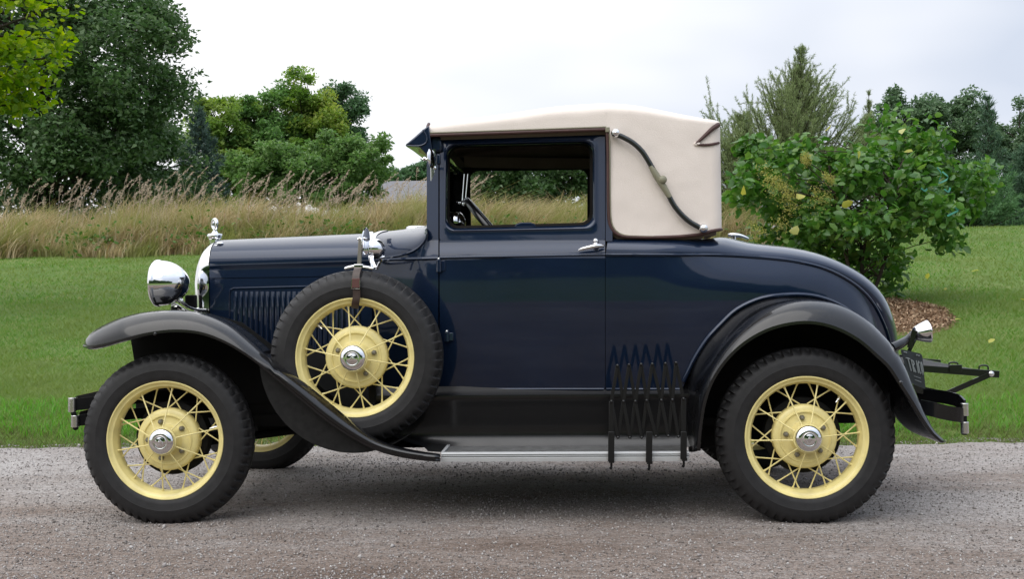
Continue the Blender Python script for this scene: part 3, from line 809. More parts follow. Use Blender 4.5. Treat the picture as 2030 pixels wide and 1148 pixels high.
def spoke_pts(kind, k):
    if kind == 0:
        a = rad(4+36*k); return np.array([.0575*math.cos(a+.05), -.0845, .0575*math.sin(a+.05)]), np.array([.2165*math.cos(a), -.020, .2165*math.sin(a)])
    s_ = 1 if kind == 1 else -1; a = rad(36*k)
    return np.array([.130*math.cos(a+s_*rad(11.5)), .010, .130*math.sin(a+s_*rad(11.5))]), np.array([.2155*math.cos(a-s_*rad(12)), .008, .2155*math.sin(a-s_*rad(12))])
T_ = tyre_mesh(); Rm = rim_mesh(); Hb = hub_mesh(); Cp = cap_mesh()
Nut = MB(); Nut.rev([(.0115, 0), (.0115, .010), (.0105, .014), (.0065, .019), (.0005, .0205)], (0, 0, 0), (0, -1, 0), 6)
Dr = MB(); Dr.rev([(.0005, .03), (.10, .03), (.150, .032), (.155, .036), (.155, .095), (.150, .10), (.0005, .10)], (0, 0, 0), (0, 1, 0), 48)
Vl = MB(); Vl.tube([(.213, -.012, 0), (.185, -.022, 0)], [.0042, .003], 8); Vl.tube([(.208, -.014, 0), (.197, -.018, 0)], .006, 8)
proto = {}
def child(name, m_, mt, par, **k):
    if name in proto:
        o = proto[name].copy(); C.objects.link(o)
    else:
        o = m_.build(name, mt, None, **k); proto[name] = o
    o.parent = par; o.location = (0, 0, 0); o.rotation_euler = (0, 0, 0); return o
SPK = {}
def make_wheel(pos, spin, near, label, spare=False, valve=48):
    h = child('wheel', Hb, M['cream'], car, smooth=40)
    h.location = pos; h.rotation_euler = (0, spin, 0 if near else math.pi)
    h['label'] = label
    child('rim', Rm, M['cream'], h, smooth=35); child('tyre', T_, M['tyre'], h, smooth=28); child('hub_cap', Cp, M['chrome'], h, smooth=50)
    if near:
        for kind in range(3):
            for k in range(10):
                a, b_ = spoke_pts(kind, k); L_ = np.linalg.norm(b_-a)
                key = 'spoke%d' % min(kind, 1)
                if key not in SPK:
                    m_ = MB(); m_.tube([(0, 0, 0), (0, 0, L_)], .0030, 8); m_.tube([(0, 0, L_-.014), (0, 0, L_)], [.003, .0052], 8, caps=False); SPK[key] = m_.build('spoke', M['cream']); o = SPK[key]
                else:
                    o = SPK[key].copy(); C.objects.link(o)
                o.parent = h; o.location = a; o.rotation_mode = 'QUATERNION'; o.rotation_quaternion = Vector(b_-a).to_track_quat('Z', 'Y')
    else:
        if 'sp' not in SPK:
            m_ = MB()
            for kind in range(3):
                for k in range(10):
                    m_.tube(spoke_pts(kind, k), .0030, 6)
            SPK['sp'] = m_.build('spokes', M['cream']); o = SPK['sp']
        else:
            o = SPK['sp'].copy(); C.objects.link(o)
        o.parent = h; o.location = (0, 0, 0); o['kind'] = 'stuff'
    for k in range(5):
        if spare and k in (0, 2): continue
        a = rad(100+72*k); o = child('lug_nut', Nut, M['steelgrey'], h, smooth=25); o.location = (.079*math.cos(a), -.026, .079*math.sin(a))
    if not spare: child('brake_drum', Dr, M['under'], h, smooth=40)
    child('valve_stem', Vl, M['nickel'], h).rotation_euler = (0, rad(-valve)-spin, 0)
    return h
XF = -2.629; RT_ = .360
make_wheel((0, -.71, RT_), rad(0), True, 'rear wheel on the near side')
make_wheel((XF, -.71, RT_), rad(-8), True, 'front wheel on the near side', valve=14)
make_wheel((XF, .71, RT_), rad(20), False, 'front wheel on the far side')
make_wheel((0, .71, RT_), rad(33), False, 'rear wheel on the far side')
make_wheel((wheelC[0], SPY, wheelC[2]), rad(14), True, 'spare wheel standing in the front fender well', spare=True, valve=140)

# ---- spare wheel hardware: strap, clamp, mirror, cowl lamp
st = MB()
sp = [at(703, 611, -.755), at(705, 600, -.772), at(707, 585, -.772), at(706, 560, -.768), at(706, 545, -.757), at(709, 534, -.735), at(710, 531, -.70), at(709, 535, -.655)]
st.strip(cr(sp, 30), .031, .005, side=(1, 0, 0)); strap = st.build('leather_strap', M['leather'], car, bevel=.001)
kp = MB(); kp.strip([at(705.5, 552, -.777), at(705.5, 571, -.781)], .034, .008, side=(1, 0, 0)); kp.build('strap_keeper', mat('red_brown_leather', (.075, .022, .016), .4), strap, bevel=.002)
bu = MB()
bp_ = [at(x, y, -.781) for x, y in ((697.5, 554), (696.5, 572), (713, 573), (713.5, 556))]
bu.tube(bp_, .0028, 6); bu.build('buckle', M['nickel'], strap)
cl_ = MB()
cl_.tube(cr([at(683, 533, -.71), at(700, 529, -.71), at(718, 529.5, -.71), at(741, 533, -.71)], 12), [.006]+[.008]*10+[.006], 8)
cl_.box(at(712, 527, -.70), (.04, .035, .012))
clamp = cl_.build('mirror_clamp', M['chrome'], car, bevel=.002)
po_ = MB(); po_.bar(at(712, 527, -.70), at(715, 474, -.70), .017, .012); po_.build('mirror_post', M['steelgrey'], clamp, bevel=.002)
p4 = MB(); p4.tube([at(709, 474, -.70), at(728, 472.5, -.70)], .005, 8); p4.ball(at(713, 473, -.70), .007, 8)
p4.build('post_cap', M['chrome'], clamp)
mo = MB(); o = at(724, 478, -.69); ax_ = np.array([-.985, .10, .05])
mo.rev([(.0005, -.006), (.04, -.005), (.055, -.001), (.0575, .002), (.055, .005), (.05, .0035), (.0005, .003)], o, -ax_, 36)
mo.build('side_mirror', M['chrome'], clamp)
p5 = MB(); p5.strip(cr([at(742, 531, -.70), at(737, 520, -.66), at(736, 500, -.62), at(738, 480, -.56), at(742, 468, -.50), at(752, 461, -.44), at(765, 458, -.38)], 24), .020, .006, side=(1, 0, 0))
p5.build('mirror_brace', M['chrome'], clamp)
o = at(763, 494, -.60)
clp = MB(); pr_ = [(0.5, -2), (8, 0), (15, 5), (19.5, 12), (21, 19), (21.5, 24), (22.5, 25), (22.5, 28), (20, 30), (10, 32), (.5, 33)]
clp.rev([(a*.00215, b_*.00215) for a, b_ in pr_], o, (-1, -.04, .03), 36)
clamps = pair(clp, 'cowl_lamp', M['chrome'], car)
arm = MB(); arm.tube(cr([at(752, 511, -.60), at(757, 514, -.59), at(752, 522, -.58), at(747, 534, -.57)], 14), .006, 8); arm.tube([at(748, 512, -.61), at(762, 509, -.60)], .006, 8)
arm.tube(cr([at(757, 514, -.59), at(760, 519, -.54), at(764, 522, -.47)], 8), .007, 8)
pair(arm, 'lamp_arm', M['chrome'], clamps)
sb = MB(); sb.bar(np.array([wheelC[0]+.045, -.60, wheelC[2]+.12]), np.array([wheelC[0]+.045, -.60, wheelC[2]-.2]), .03, .02); sb.rev([(.05, 0), (.05, .1), (.02, .1)], wheelC+np.array([0, .17, 0]), (0, -1, 0), 20)
pair(sb, 'spare_carrier', M['under'], car)

# ---- running-board luggage rack (folding lattice)
lr = empty('luggage_rack'); lr.parent = car
LY = -.815
tops = [(1224, 725), (1247, 723.5), (1271, 722.5), (1293, 722), (1319, 721), (1340, 719.5)]
mids = [(1212, 796), (1236, 796), (1259.5, 796), (1282, 794.5), (1311, 794), (1333, 793), (1355, 791)]
bots = [(1225, 868), (1248.5, 868), (1272, 868), (1300.5, 865.5), (1325, 865), (1345, 866)]
sl_ = MB(); rv = MB()
for i, t in enumerate(tops):
    for s_, yy in ((0, LY), (1, LY+.008)):
        sl_.bar(at(*t, yy), at(*mids[i+s_], yy), .0135, .005)
        sl_.bar(at(*mids[i+s_], yy+.002), at(*bots[i], yy+.002), .0135, .005)
for (px, py) in tops+mids+bots: rv.rev([(.0065, 0), (.0055, .004), (.0005, .006)], at(px, py, LY-.003), (0, -1, 0), 10)
sl_.build('lattice', M['rackb'], lr, bevel=.001); rv.build('rivets', M['gloss'], lr, smooth=40)
for (px, py0, py1) in ((1212, 796, 915), (1287, 856, 917), (1355.5, 791, 911)):
    ps = MB(); ps.bar(at(px, py0, LY+.004), at(px-.5, py1, LY+.004), .02, .012); ps.bar(at(px, 856 if py0 > 700 else py0, LY-.004), at(px-.5, py1, LY-.004), .025, .014)
    ps.box(at(px, py1-2, LY+.03), (.022, .08, .012)); ps.build('clamp_post', M['rackb'], lr, bevel=.002)
    cs = MB(); cs.tube([at(px, py1-2, LY+.004), at(px, py1+14, LY+.004)], .0045, 8); cs.tube([at(px-3, py1+12, LY+.004), at(px+1, py1+15, LY+.004)], .005, 6); cs.build('clamp_screw', M['under'], lr)

# ---- bumpers, rack and lamp at the ends
def bar_curve(pxpy, ys, wid, th, m_):
    """flat upright spring bar along a plan curve at one height"""
    m_.strip(pxpy, wid, th, side=(0, 0, 1)); return m_
fbm = empty('front_bumper'); fbm.parent = car
xb0 = at(143, 800, -.72)[0]
for (pyc, dz) in ((803, 26), (835, 24)):
    z = at(150, pyc-1, -.72)[2]; h_ = dz*.00205
    m_ = MB(); pts = [(xb0-.02*(1-(y/.72)**2), y, z+.004) for y in np.linspace(-.72, .72, 25)]
    pts = [(xb0+.01, -.715, z)]+pts[1:-1]+[(xb0+.01, .715, z)]
    m_.strip(cr(pts, 50), h_, .007, side=(0, 0, 1)); m_.build('bumper_bar', M['chrome'], fbm)
for s_ in (-1, 1):
    z1, z2 = at(150, 803, -.72)[2], at(150, 835, -.72)[2]; xx = xb0
    m_ = MB(); m_.tube([(xx, s_*.72, z1-.030), (xx, s_*.72, z1+.030)], .0165, 16); m_.tube([(xx+.012, s_*.72, z2-.026), (xx+.012, s_*.72, z2+.024)], .0165, 16); m_.build('bar_end', M['nickel'], fbm, bevel=.002)
    m_ = MB(); m_.tube([(xx+.004, s_*.72, z1-.03), (xx+.010, s_*.72, z2+.02)], .011, 10); m_.ball((xx+.014, s_*.72, z2-.028), .012, 8); m_.build('bar_bolt', M['under'], fbm)
    m_ = MB(); m_.strip(cr([(xx+.01, s_*.71, z1), (xx+.12, s_*.66, z1+.008), (xx+.30, s_*.56, z1+.02), (xx+.5, s_*.42, z1+.01)], 20), .050, .007, side=(0, 0, 1))
    m_.strip(cr([(xx+.02, s_*.71, z2), (xx+.10, s_*.66, z2+.008), (xx+.30, s_*.56, z2+.02), (xx+.5, s_*.42, z2+.01)], 20), .046, .007, side=(0, 0, 1))
    m_.bar((xx+.095, s_*.665, z1), (xx+.095, s_*.665, z2), .03, .008); m_.build('spring_arm', M['under'], fbm)
for s_ in (-1, 1):
    rbm = empty('rear_bumperette'); rbm.parent = car
    yb = .62
    xe_ = at(1912, 820, -yb)[0]
    m_ = MB()
    for (pyc, w_) in ((815, .074),):
        z = at(1870, 813, -yb)[2]
        pts = [np.array([at(1826, 808, -yb)[0], s_*(yb-.02), at(1826, 808, -yb)[2]]), np.array([at(1845, 811, -yb)[0], s_*(yb+.01), at(1845, 811, -yb)[2]]), np.array([at(1875, 815, -yb)[0], s_*(yb+.025), at(1875, 818, -yb)[2]]), np.array([at(1900, 822, -yb)[0], s_*(yb+.02), at(1900, 822, -yb)[2]]), np.array([xe_, s_*yb, at(1912, 824, -yb)[2]])]
        m_.strip(cr(pts, 24), .060, .008, side=(0, 0, 1))
    pts = [np.array([xe_, s_*yb, at(1912, 806, -yb)[2]]), np.array([xe_-.005, s_*(yb-.06), at(1905, 797, -.6)[2]]), np.array([xe_-.05, s_*(yb-.16), at(1890, 788, -.5)[2]]), np.array([xe_-.14, s_*(yb-.25), at(1870, 786, -.4)[2]]), np.array([xe_-.3, s_*(yb-.3), at(1850, 786, -.35)[2]])]
    m_.strip(cr(pts, 24), .055, .008, side=(0, 0, 1))
    m_.build('bumper_bar', M['black'], rbm)
    m_ = MB(); z1, z2 = at(1912, 812, -yb)[2], at(1912, 848, -yb)[2]
    m_.tube([(xe_, s_*yb, z1-.026), (xe_, s_*yb, z1+.026)], .0165, 16); m_.tube([(xe_, s_*yb, z2-.024), (xe_, s_*yb, z2+.024)], .0165, 16); m_.build('bar_end', M['nickel'], rbm, bevel=.002)
    m_ = MB(); m_.tube([(xe_-.002, s_*yb, z2-.03), (xe_-.002, s_*yb, z1+.02)], .012, 10); m_.build('bar_bolt', M['under'], rbm)
tk = empty('trunk_rack'); tk.parent = car
RY = -.40
for s_ in (-1, 1):
    m_ = MB(); y = s_*.40
    zA, zB = at(1828, 731, RY)[2], at(1981, 742.5, RY)[2]; xA, xB = at(1790, 731, RY)[0], at(1981, 742, RY)[0]
    m_.bar((xA, y, zA+.008), (xB, y, zB), .030, .008)
    m_.box((at(1893, 733, RY)[0], y-.004*1, at(1893, 732, RY)[2]+.004), (.055, .012, .03))
    m_.build('rack_rail', M['black'], tk, bevel=.002)
for k in range(6):
    y = -.33+.132*k; m_ = MB(); m_.bar((xA, y, zA+.02), (xB-.10, y, zB+.016), .012, .05, side=(0, 1, 0)); m_.build('rack_slat', M['wood'], tk, bevel=.003)
for x_ in (xA+.12, xB-.11):
    m_ = MB(); m_.box((x_, 0, zA+.01-(zA-zB)*(x_-xA)/(xB-xA)), (.03, .80, .008)); m_.build('rack_crossbar', M['black'], tk)
for s_ in (-1, 1):
    m_ = MB(); m_.bar((at(1870, 783, RY)[0], s_*.405, at(1870, 783, RY)[2]), (at(1966, 741, RY)[0], s_*.405, at(1966, 741, RY)[2]), .022, .007)
    m_.bar((at(1800, 768, RY)[0], s_*.40, at(1800, 768, RY)[2]), (at(1872, 783, RY)[0], s_*.40, at(1872, 783, RY)[2]), .032, .008); m_.build('rack_brace', M['black'], tk)
    for (px, py) in ((1863, 782), (1963, 741)):
        m_ = MB(); p = at(px, py, RY); p[1] = s_*.41; m_.rev([(.012, 0), (.012, .006), (.006, .011), (.0005, .012)], p, (0, s_, 0), 12); m_.build('rack_bolt', M['nickel'], tk)
for (px, h_, w_) in ((1890, .022, .02), (1950, .024, .02)):
    m_ = MB(); p = at(px, 722 if px < 1900 else 728, -.1); m_.tube(cr([p+np.array([-.02, 0, -.02]), p+np.array([-.018, 0, .004]), p+np.array([.018, 0, .004]), p+np.array([.02, 0, -.02])], 12), .004, 6); m_.build('rack_loop', M['black'], tk)
# tail lamp
o = at(1812, 662, -.52)
TA = np.array([1, 0, .17])
m_ = MB(); m_.rev([(.0005, -.004), (.022, -.002), (.030, .008), (.037, .025), (.043, .042), (.046, .054), (.0475, .056), (.0475, .062), (.044, .064)], o, TA, 36)
tl = m_.build('tail_lamp', M['chrome'], car, smooth=50)
m_ = MB(); m_.rev([(.045, .062), (.038, .068), (.02, .072), (.0005, .073)], o, TA, 32); m_.build('lens', M['red'], tl)
m_ = MB(); m_.tube(cr([at(1768, 690, -.58), at(1785, 682, -.56), at(1800, 672, -.53), at(1814, 658, -.52)], 14), list(np.linspace(.022, .014, 14)), 12)
m_.strip(cr([at(1814, 655, -.525), at(1815, 668, -.525), at(1808, 684, -.53), at(1802, 698, -.53), at(1800, 712, -.53)], 16), .03, .008, side=(0, 1, 0))
m_.bar(at(1813, 655, -.55), at(1803, 690, -.55), .02, .006)
m_.build('lamp_bracket', M['black'], tl)
# number plate, standing across the car and seen at a slant
PA, PB = at(1784, 693, -.60), at(1829, 703, -.60)
pc = np.array([at(1807, 735, -.60)[0], -.60, at(1807, 735, -.60)[2]])
m_ = MB()
def plt(u, v_, off=0):
    """u,v in 0..1 on the plate, turned about its upright axis"""
    TL_, TR_, BR_, BL_ = at(1785, 692, -.600), at(1828, 702, -.575), at(1835, 772, -.575), at(1805, 760, -.600)
    p = (TL_*(1-u)+TR_*u)*(1-v_)+(BL_*(1-u)+BR_*u)*v_
    return p+np.array([0, -off, 0])
G1 = [[plt(*q, 0) for q in ring_] for ring_ in ([rr_ for rr_ in rrect((.10, .08), 4, 5)],)][0]
m_.v = [tuple(p) for p in G1]+[tuple(p+np.array([0, .004, 0])) for p in G1]; n_ = len(G1)
m_.f = [tuple(range(n_)), tuple(range(2*n_-1, n_-1, -1))]+[(i, i+n_, (i+1) % n_+n_, (i+1) % n_) for i in range(n_)]
npl = m_.build('number_plate', M['plate'], car)
m_ = MB()
def stroke(pts, r_=.0028): m_.tube([plt(u, v_, .002) for u, v_ in pts], r_, 6)
v0, v1 = .24, .60
stroke([(.14, v0), (.34, v0)]); stroke([(.24, v0), (.26, v1)])                                       # T
stroke([(.42, v1), (.40, v0), (.50, v0+.04), (.51, v0+.13), (.42, v0+.18), (.52, v1)])               # R
stroke([(.66, v0), (.67, v1)])                                                                       # 1
stroke([(.82, v0+.05), (.77, v0), (.73, v0+.08), (.74, v1-.08), (.79, v1), (.83, v1-.05)])           # C
stroke([(.90, v0), (.87, v0+.09), (.88, v1-.09), (.92, v1), (.955, v1-.09), (.945, v0+.09), (.90, v0)])  # O
m_.build('plate_characters', M['platetext'], npl)
m_ = MB()
for v_ in (.73, .84): 
    for u in np.arange(.36, .72, .05): m_.tube([plt(u, v_, .002), plt(u+.03, v_+.005, .002)], .0016, 5)
for u in (.12, .2, .70, .80): m_.tube([plt(u, .07, .003), plt(u+.05, .075, .003)], .003, 6)
m_.build('plate_fine_print', M['platetext'], npl)
rv_ = MB(); rv_.box((.40, 0, .62), (.10, .72, .40)); rv_.build('rear_pan', M['under'], car, bevel=.03)

# ---- chassis
ch = MB()
for s_ in (-1, 1): ch.box((-1.15, s_*.36, .46), (3.5, .05, .10))
for x_ in (-2.8, -1.9, -.9, .2, .55): ch.box((x_, 0, .46), (.06, .72, .08))
ch.build('chassis_frame', M['under'], car, bevel=.005)
ax1 = MB(); ax1.tube([(XF, -.66, .34), (XF, -.5, .33), (XF, -.3, .30), (XF, .3, .30), (XF, .5, .33), (XF, .66, .34)], .028, 10)
ax1.strip(cr([(XF-.02, y, .40+.09*(1-(y/.5)**2)) for y in np.linspace(-.5, .5, 9)], 20), .05, .04, side=(1, 0, 0)); ax1.tube([(XF, -.40, .30), (XF+.9, -.06, .38)], .018, 8); ax1.tube([(XF, .40, .30), (XF+.9, .06, .38)], .018, 8)
ax1.build('front_axle', M['under'], car)
ax2 = MB(); ax2.rev([(.05, -.66), (.055, -.2), (.09, -.16), (.15, -.06), (.15, .06), (.09, .16), (.055, .2), (.05, .66)], (0, 0, .36), (0, 1, 0), 24); ax2.tube([(0, 0, .36), (-1.6, 0, .44)], .04, 10); ax2.build('rear_axle', M['under'], car)
mf = MB(); mf.tube([(-1.7, .2, .38), (.2, .25, .34), (.5, .25, .34)], .02, 8); mf.tube([(-.9, .22, .36), (-.3, .24, .35)], .05, 12); mf.box((-2.0, 0, .42), (.8, .36, .22)); mf.build('exhaust_and_sump', M['under'], car)

# ================================================================== the place
rng = np.random.default_rng(7)
def vnoise(x, y, s=0):
    """cheap smooth noise for ground and edges"""
    x = np.asarray(x, float); y = np.asarray(y, float)
    return (np.sin(x*1.7+y*.9+s)+np.sin(x*.73-y*1.9+s*2.1)+np.sin(x*2.9+y*2.3+s*.7)+np.sin(-x*4.1+y*3.7+s*1.3)*.6)/3.6
EDGE = 1.86
def H(x, y):
    x = np.asarray(x, float); y = np.asarray(y, float)
    t = np.maximum(0, y-EDGE); s = .12
    yc = 20.6-EDGE
    z = np.where(t < yc, s*t, s*yc+s*3*(1-np.exp(-np.maximum(0, t-yc)/3))-.035*np.maximum(0, t-yc))
    z = np.maximum(z, np.where(t > yc, -1.0, -9))
    z = z-.05*np.exp(-((y-EDGE-.25)/.35)**2)*(y > EDGE-.6)           # shallow verge
    z = z+np.where(t > .3, .035*vnoise(x*.5, y*.5)*np.minimum(1, t/3), 0)
    zb = np.maximum(0, -8.0-y); z = z+np.minimum(.5, zb*.03)
    return z

def fast(name, V, k, m, parent=None, smooth=False):
    """mesh of separate k-sided faces from an (N*k,3) array"""
    V = np.ascontiguousarray(V, np.float32).reshape(-1, 3); n = len(V)//k
    me = bpy.data.meshes.new(name)
    me.vertices.add(n*k); me.vertices.foreach_set('co', V.ravel())
    me.loops.add(n*k); me.loops.foreach_set('vertex_index', np.arange(n*k, dtype=np.int32))
    me.polygons.add(n); me.polygons.foreach_set('loop_start', np.arange(0, n*k, k, dtype=np.int32))
    me.update(calc_edges=True)
    me.materials.append(m)
    o = bpy.data.objects.new(name, me); C.objects.link(o)
    if parent: o.parent = parent
    return o
def fast2(name, V, F, m, parent=None, smooth=False):
    """mesh of repeated pieces: V (n,p,3), F (q,k) indices inside a piece"""
    n, p = V.shape[:2]; F = np.array(F, np.int32); q, k = F.shape
    idx = (F[None]+(np.arange(n, dtype=np.int32)*p)[:, None, None]).reshape(-1)
    me = bpy.data.meshes.new(name)
    me.vertices.add(n*p); me.vertices.foreach_set('co', np.ascontiguousarray(V, np.float32).ravel())
    me.loops.add(len(idx)); me.loops.foreach_set('vertex_index', idx)
    me.polygons.add(n*q); me.polygons.foreach_set('loop_start', np.arange(0, n*q*k, k, dtype=np.int32))
    me.update(calc_edges=True)
    if smooth: me.shade_smooth()
    me.materials.append(m)
    o = bpy.data.objects.new(name, me); C.objects.link(o)
    if parent: o.parent = parent
    return o

def leafmat(name, cols, rough=.5, trans=.35, spec=.3, big=0, bigcol=None, ty=1.25):
    """leaf colours picked per leaf; a share of light comes through the blade"""
    m = bpy.data.materials.new(name); m.use_nodes = True; n = m.node_tree; l = n.links.new
    b = n.nodes['Principled BSDF']; o = n.nodes['Material Output']
    g = n.nodes.new('ShaderNodeNewGeometry'); r = n.nodes.new('ShaderNodeValToRGB')
    cr_ = r.color_ramp
    for i in range(len(cols)-2): cr_.elements.new(.5)
    for i, c in enumerate(cols): cr_.elements[i].position = i/(len(cols)-1); cr_.elements[i].color = (*c, 1)
    l(g.outputs['Random Per Island'], r.inputs[0]); src = r.outputs[0]
    if big:
        t = n.nodes.new('ShaderNodeTexCoord'); z = n.nodes.new('ShaderNodeTexNoise'); z.inputs['Scale'].default_value = big; z.inputs['Detail'].default_value = 2
        k = n.nodes.new('ShaderNodeValToRGB'); k.color_ramp.elements[0].position = .42; k.color_ramp.elements[1].position = .6
        k.color_ramp.elements[0].color = (0, 0, 0, 1)
        x = n.nodes.new('ShaderNodeMix'); x.data_type = 'RGBA'; l(t.outputs['Object'], z.inputs['Vector']); l(z.outputs['Fac'], k.inputs[0]); l(k.outputs[0], x.inputs['Factor'])
        l(src, x.inputs['A']); x.inputs['B'].default_value = (*bigcol, 1); src = x.outputs['Result']
    l(src, b.inputs['Base Color']); b.inputs['Roughness'].default_value = rough; b.inputs['Specular IOR Level'].default_value = spec
    tr = n.nodes.new('ShaderNodeBsdfTranslucent'); hs = n.nodes.new('ShaderNodeHueSaturation'); hs.inputs['Value'].default_value = ty; hs.inputs['Saturation'].default_value = 1.15
    l(src, hs.inputs['Color']); l(hs.outputs[0], tr.inputs['Color'])
    mx = n.nodes.new('ShaderNodeMixShader'); mx.inputs[0].default_value = trans
    l(b.outputs[0], mx.inputs[1]); l(tr.outputs[0], mx.inputs[2]); l(mx.outputs[0], o.inputs['Surface'])
    return m

# ------------------------------------------------------------------ ground
def groundmat(name, stops, scales, bump=.3, rough=.95, stretch=(1, 1, 1)):
    m = bpy.data.materials.new(name); m.use_nodes = True; n = m.node_tree; l = n.links.new; b = n.nodes['Principled BSDF']
    b.inputs['Roughness'].default_value = rough; b.inputs['Specular IOR Level'].default_value = .2
    t = n.nodes.new('ShaderNodeTexCoord'); src = None
    for (sc_, det, fac) in scales:
        mp_ = n.nodes.new('ShaderNodeMapping'); mp_.inputs['Scale'].default_value = stretch
        z = n.nodes.new('ShaderNodeTexNoise'); z.inputs['Scale'].default_value = sc_; z.inputs['Detail'].default_value = det; z.inputs['Roughness'].default_value = .65
        l(t.outputs['Object'], mp_.inputs[0]); l(mp_.outputs[0], z.inputs['Vector'])
        k = n.nodes.new('ShaderNodeMath'); k.operation = 'MULTIPLY'; l(z.outputs['Fac'], k.inputs[0]); k.inputs[1].default_value = fac
        if src is None: src = k.outputs[0]
        else:
            a = n.nodes.new('ShaderNodeMath'); l(src, a.inputs[0]); l(k.outputs[0], a.inputs[1]); src = a.outputs[0]
    r = n.nodes.new('ShaderNodeValToRGB'); e = r.color_ramp
    for i in range(len(stops)-2): e.elements.new(.5)
    for i, (p, c) in enumerate(stops): e.elements[i].position = p; e.elements[i].color = (*c, 1)
    l(src, r.inputs[0]); l(r.outputs[0], b.inputs['Base Color'])
    return m, n, b, t, r
gm, n_, b_, t_, r_ = groundmat('lawn_soil', [(.34, (.055, .10, .018)), (.5, (.09, .15, .03)), (.62, (.14, .17, .05)), (.74, (.17, .155, .07))], [(.5, 3, .35), (2.5, 4, .3), (22, 4, .35)])
xs = np.concatenate([[-1500, -600, -250, -120, -70, -45], np.linspace(-30, 30, 121), [45, 70, 120, 250, 600, 1500]])
ys = np.concatenate([[-1500, -500, -200, -90, -50, -35, -25, -18, -13, -10, -8, -6, -4, -2, 0, 1], np.linspace(1.3, 3, 12), np.linspace(3.3, 34, 94), [36, 40, 46, 55, 70, 90, 120, 200, 500, 1500]])
X, Y = np.meshgrid(xs, ys, indexing='ij'); Z = H(X, Y)
gb = MB(); gb.grid(np.stack([X, Y, Z], -1)); tag(gb.build('ground', gm, smooth=180), kind='structure')

# the gravel drive: its own sheet, a ragged far edge
rm, n_, b_, t_, r_ = groundmat('gravel_drive', [(.32, (.115, .083, .066)), (.42, (.20, .16, .135)), (.50, (.275, .246, .226)), (.58, (.355, .332, .315)), (.70, (.49, .47, .455))], [(.55, 4, .42), (3.2, 5, .26), (60, 4, .32)], stretch=(.32, 1.15, 1))
l = n_.links.new
vo = n_.nodes.new('ShaderNodeTexVoronoi'); vo.inputs['Scale'].default_value = 95; l(t_.outputs['Object'], vo.inputs['Vector'])
vo2 = n_.nodes.new('ShaderNodeTexVoronoi'); vo2.inputs['Scale'].default_value = 150; l(t_.outputs['Object'], vo2.inputs['Vector'])
hs = n_.nodes.new('ShaderNodeHueSaturation'); mr_ = n_.nodes.new('ShaderNodeMapRange'); mr_.inputs['To Min'].default_value = .66; mr_.inputs['To Max'].default_value = 1.34
sx = n_.nodes.new('ShaderNodeSeparateColor'); l(vo2.outputs['Color'], sx.inputs[0]); l(sx.outputs[0], mr_.inputs['Value']); l(mr_.outputs[0], hs.inputs['Value'])
l(r_.outputs[0], hs.inputs['Color']); l(hs.outputs[0], b_.inputs['Base Color'])
ad = n_.nodes.new('ShaderNodeMath'); l(vo.outputs['Distance'], ad.inputs[0]); l(vo2.outputs['Distance'], ad.inputs[1])
bp = n_.nodes.new('ShaderNodeBump'); bp.inputs['Strength'].default_value = .9; bp.inputs['Distance'].default_value = .006; bp.invert = True
l(ad.outputs[0], bp.inputs['Height']); l(bp.outputs[0], b_.inputs['Normal'])
def edge(x): return EDGE+.11*vnoise(x*1.3, 0, 2)+.08*vnoise(x*5, 1, 5)+.08*vnoise(x*11, 2, 3)
def RZ(x, y): return .006+.010*vnoise(x*.6, y*2.2, 3)+.004*vnoise(x*4, y*5, 1)
xr_ = np.concatenate([[-300, -120, -50, -25, -14], np.linspace(-9, 9, 300), [14, 25, 50, 120, 300]])
vr = np.concatenate([np.linspace(0, .5, 14), np.linspace(.52, 1, 90)])
G = np.zeros((len(xr_), len(vr), 3))
for i, x in enumerate(xr_):
    e = edge(x); yy = -6.8+(e+6.8)*vr; G[i, :, 0] = x; G[i, :, 1] = yy
    zr = np.maximum(RZ(x, yy), np.minimum(H(x, yy)+.005, .03) if False else -1); ed = np.clip((e-yy)/.3, 0, 1)
    G[i, :, 2] = np.where(yy < EDGE-.9, zr+.008, (zr+.008)*ed+(H(x, yy)+.006)*(1-ed))
gb = MB(); gb.grid(G); tag(gb.build('gravel_drive', rm, smooth=180), kind='structure')
sp_ = n_.nodes.new('ShaderNodeSeparateXYZ'); l(t_.outputs['Object'], sp_.inputs[0])
tr_ = n_.nodes.new('ShaderNodeValToRGB'); e_ = tr_.color_ramp                   # worn brown wheel track nearest the viewer
for q in range(3): e_.elements.new(.5)
for q, (p_, v_) in enumerate(((0.0, .30), (.30, .34), (.48, .50), (.72, .50), (1.0, .56))): e_.elements[q].position = p_; e_.elements[q].color = (v_, v_, v_, 1)
mr2 = n_.nodes.new('ShaderNodeMapRange'); mr2.inputs['From Min'].default_value = -2.2; mr2.inputs['From Max'].default_value = 1.8; l(sp_.outputs['Y'], mr2.inputs['Value'])
nw = n_.nodes.new('ShaderNodeTexNoise'); nw.inputs['Scale'].default_value = 1.1; l(t_.outputs['Object'], nw.inputs['Vector'])
nm_ = n_.nodes.new('ShaderNodeMath'); nm_.operation = 'MULTIPLY_ADD'; l(nw.outputs['Fac'], nm_.inputs[0]); nm_.inputs[1].default_value = .5; l(mr2.outputs[0], nm_.inputs[2])
nm2 = n_.nodes.new('ShaderNodeMath'); nm2.operation = 'SUBTRACT'; l(nm_.outputs[0], nm2.inputs[0]); nm2.inputs[1].default_value = .25; l(nm2.outputs[0], tr_.inputs[0])
add_ = n_.nodes.new('ShaderNodeMath'); src_ = r_.inputs[0].links[0].from_socket; l(src_, add_.inputs[0])
sc2 = n_.nodes.new('ShaderNodeMath'); sc2.operation = 'MULTIPLY_ADD'; l(tr_.outputs[0], sc2.inputs[0]); sc2.inputs[1].default_value = .42; sc2.inputs[2].default_value = -.205; l(sc2.outputs[0], add_.inputs[1])
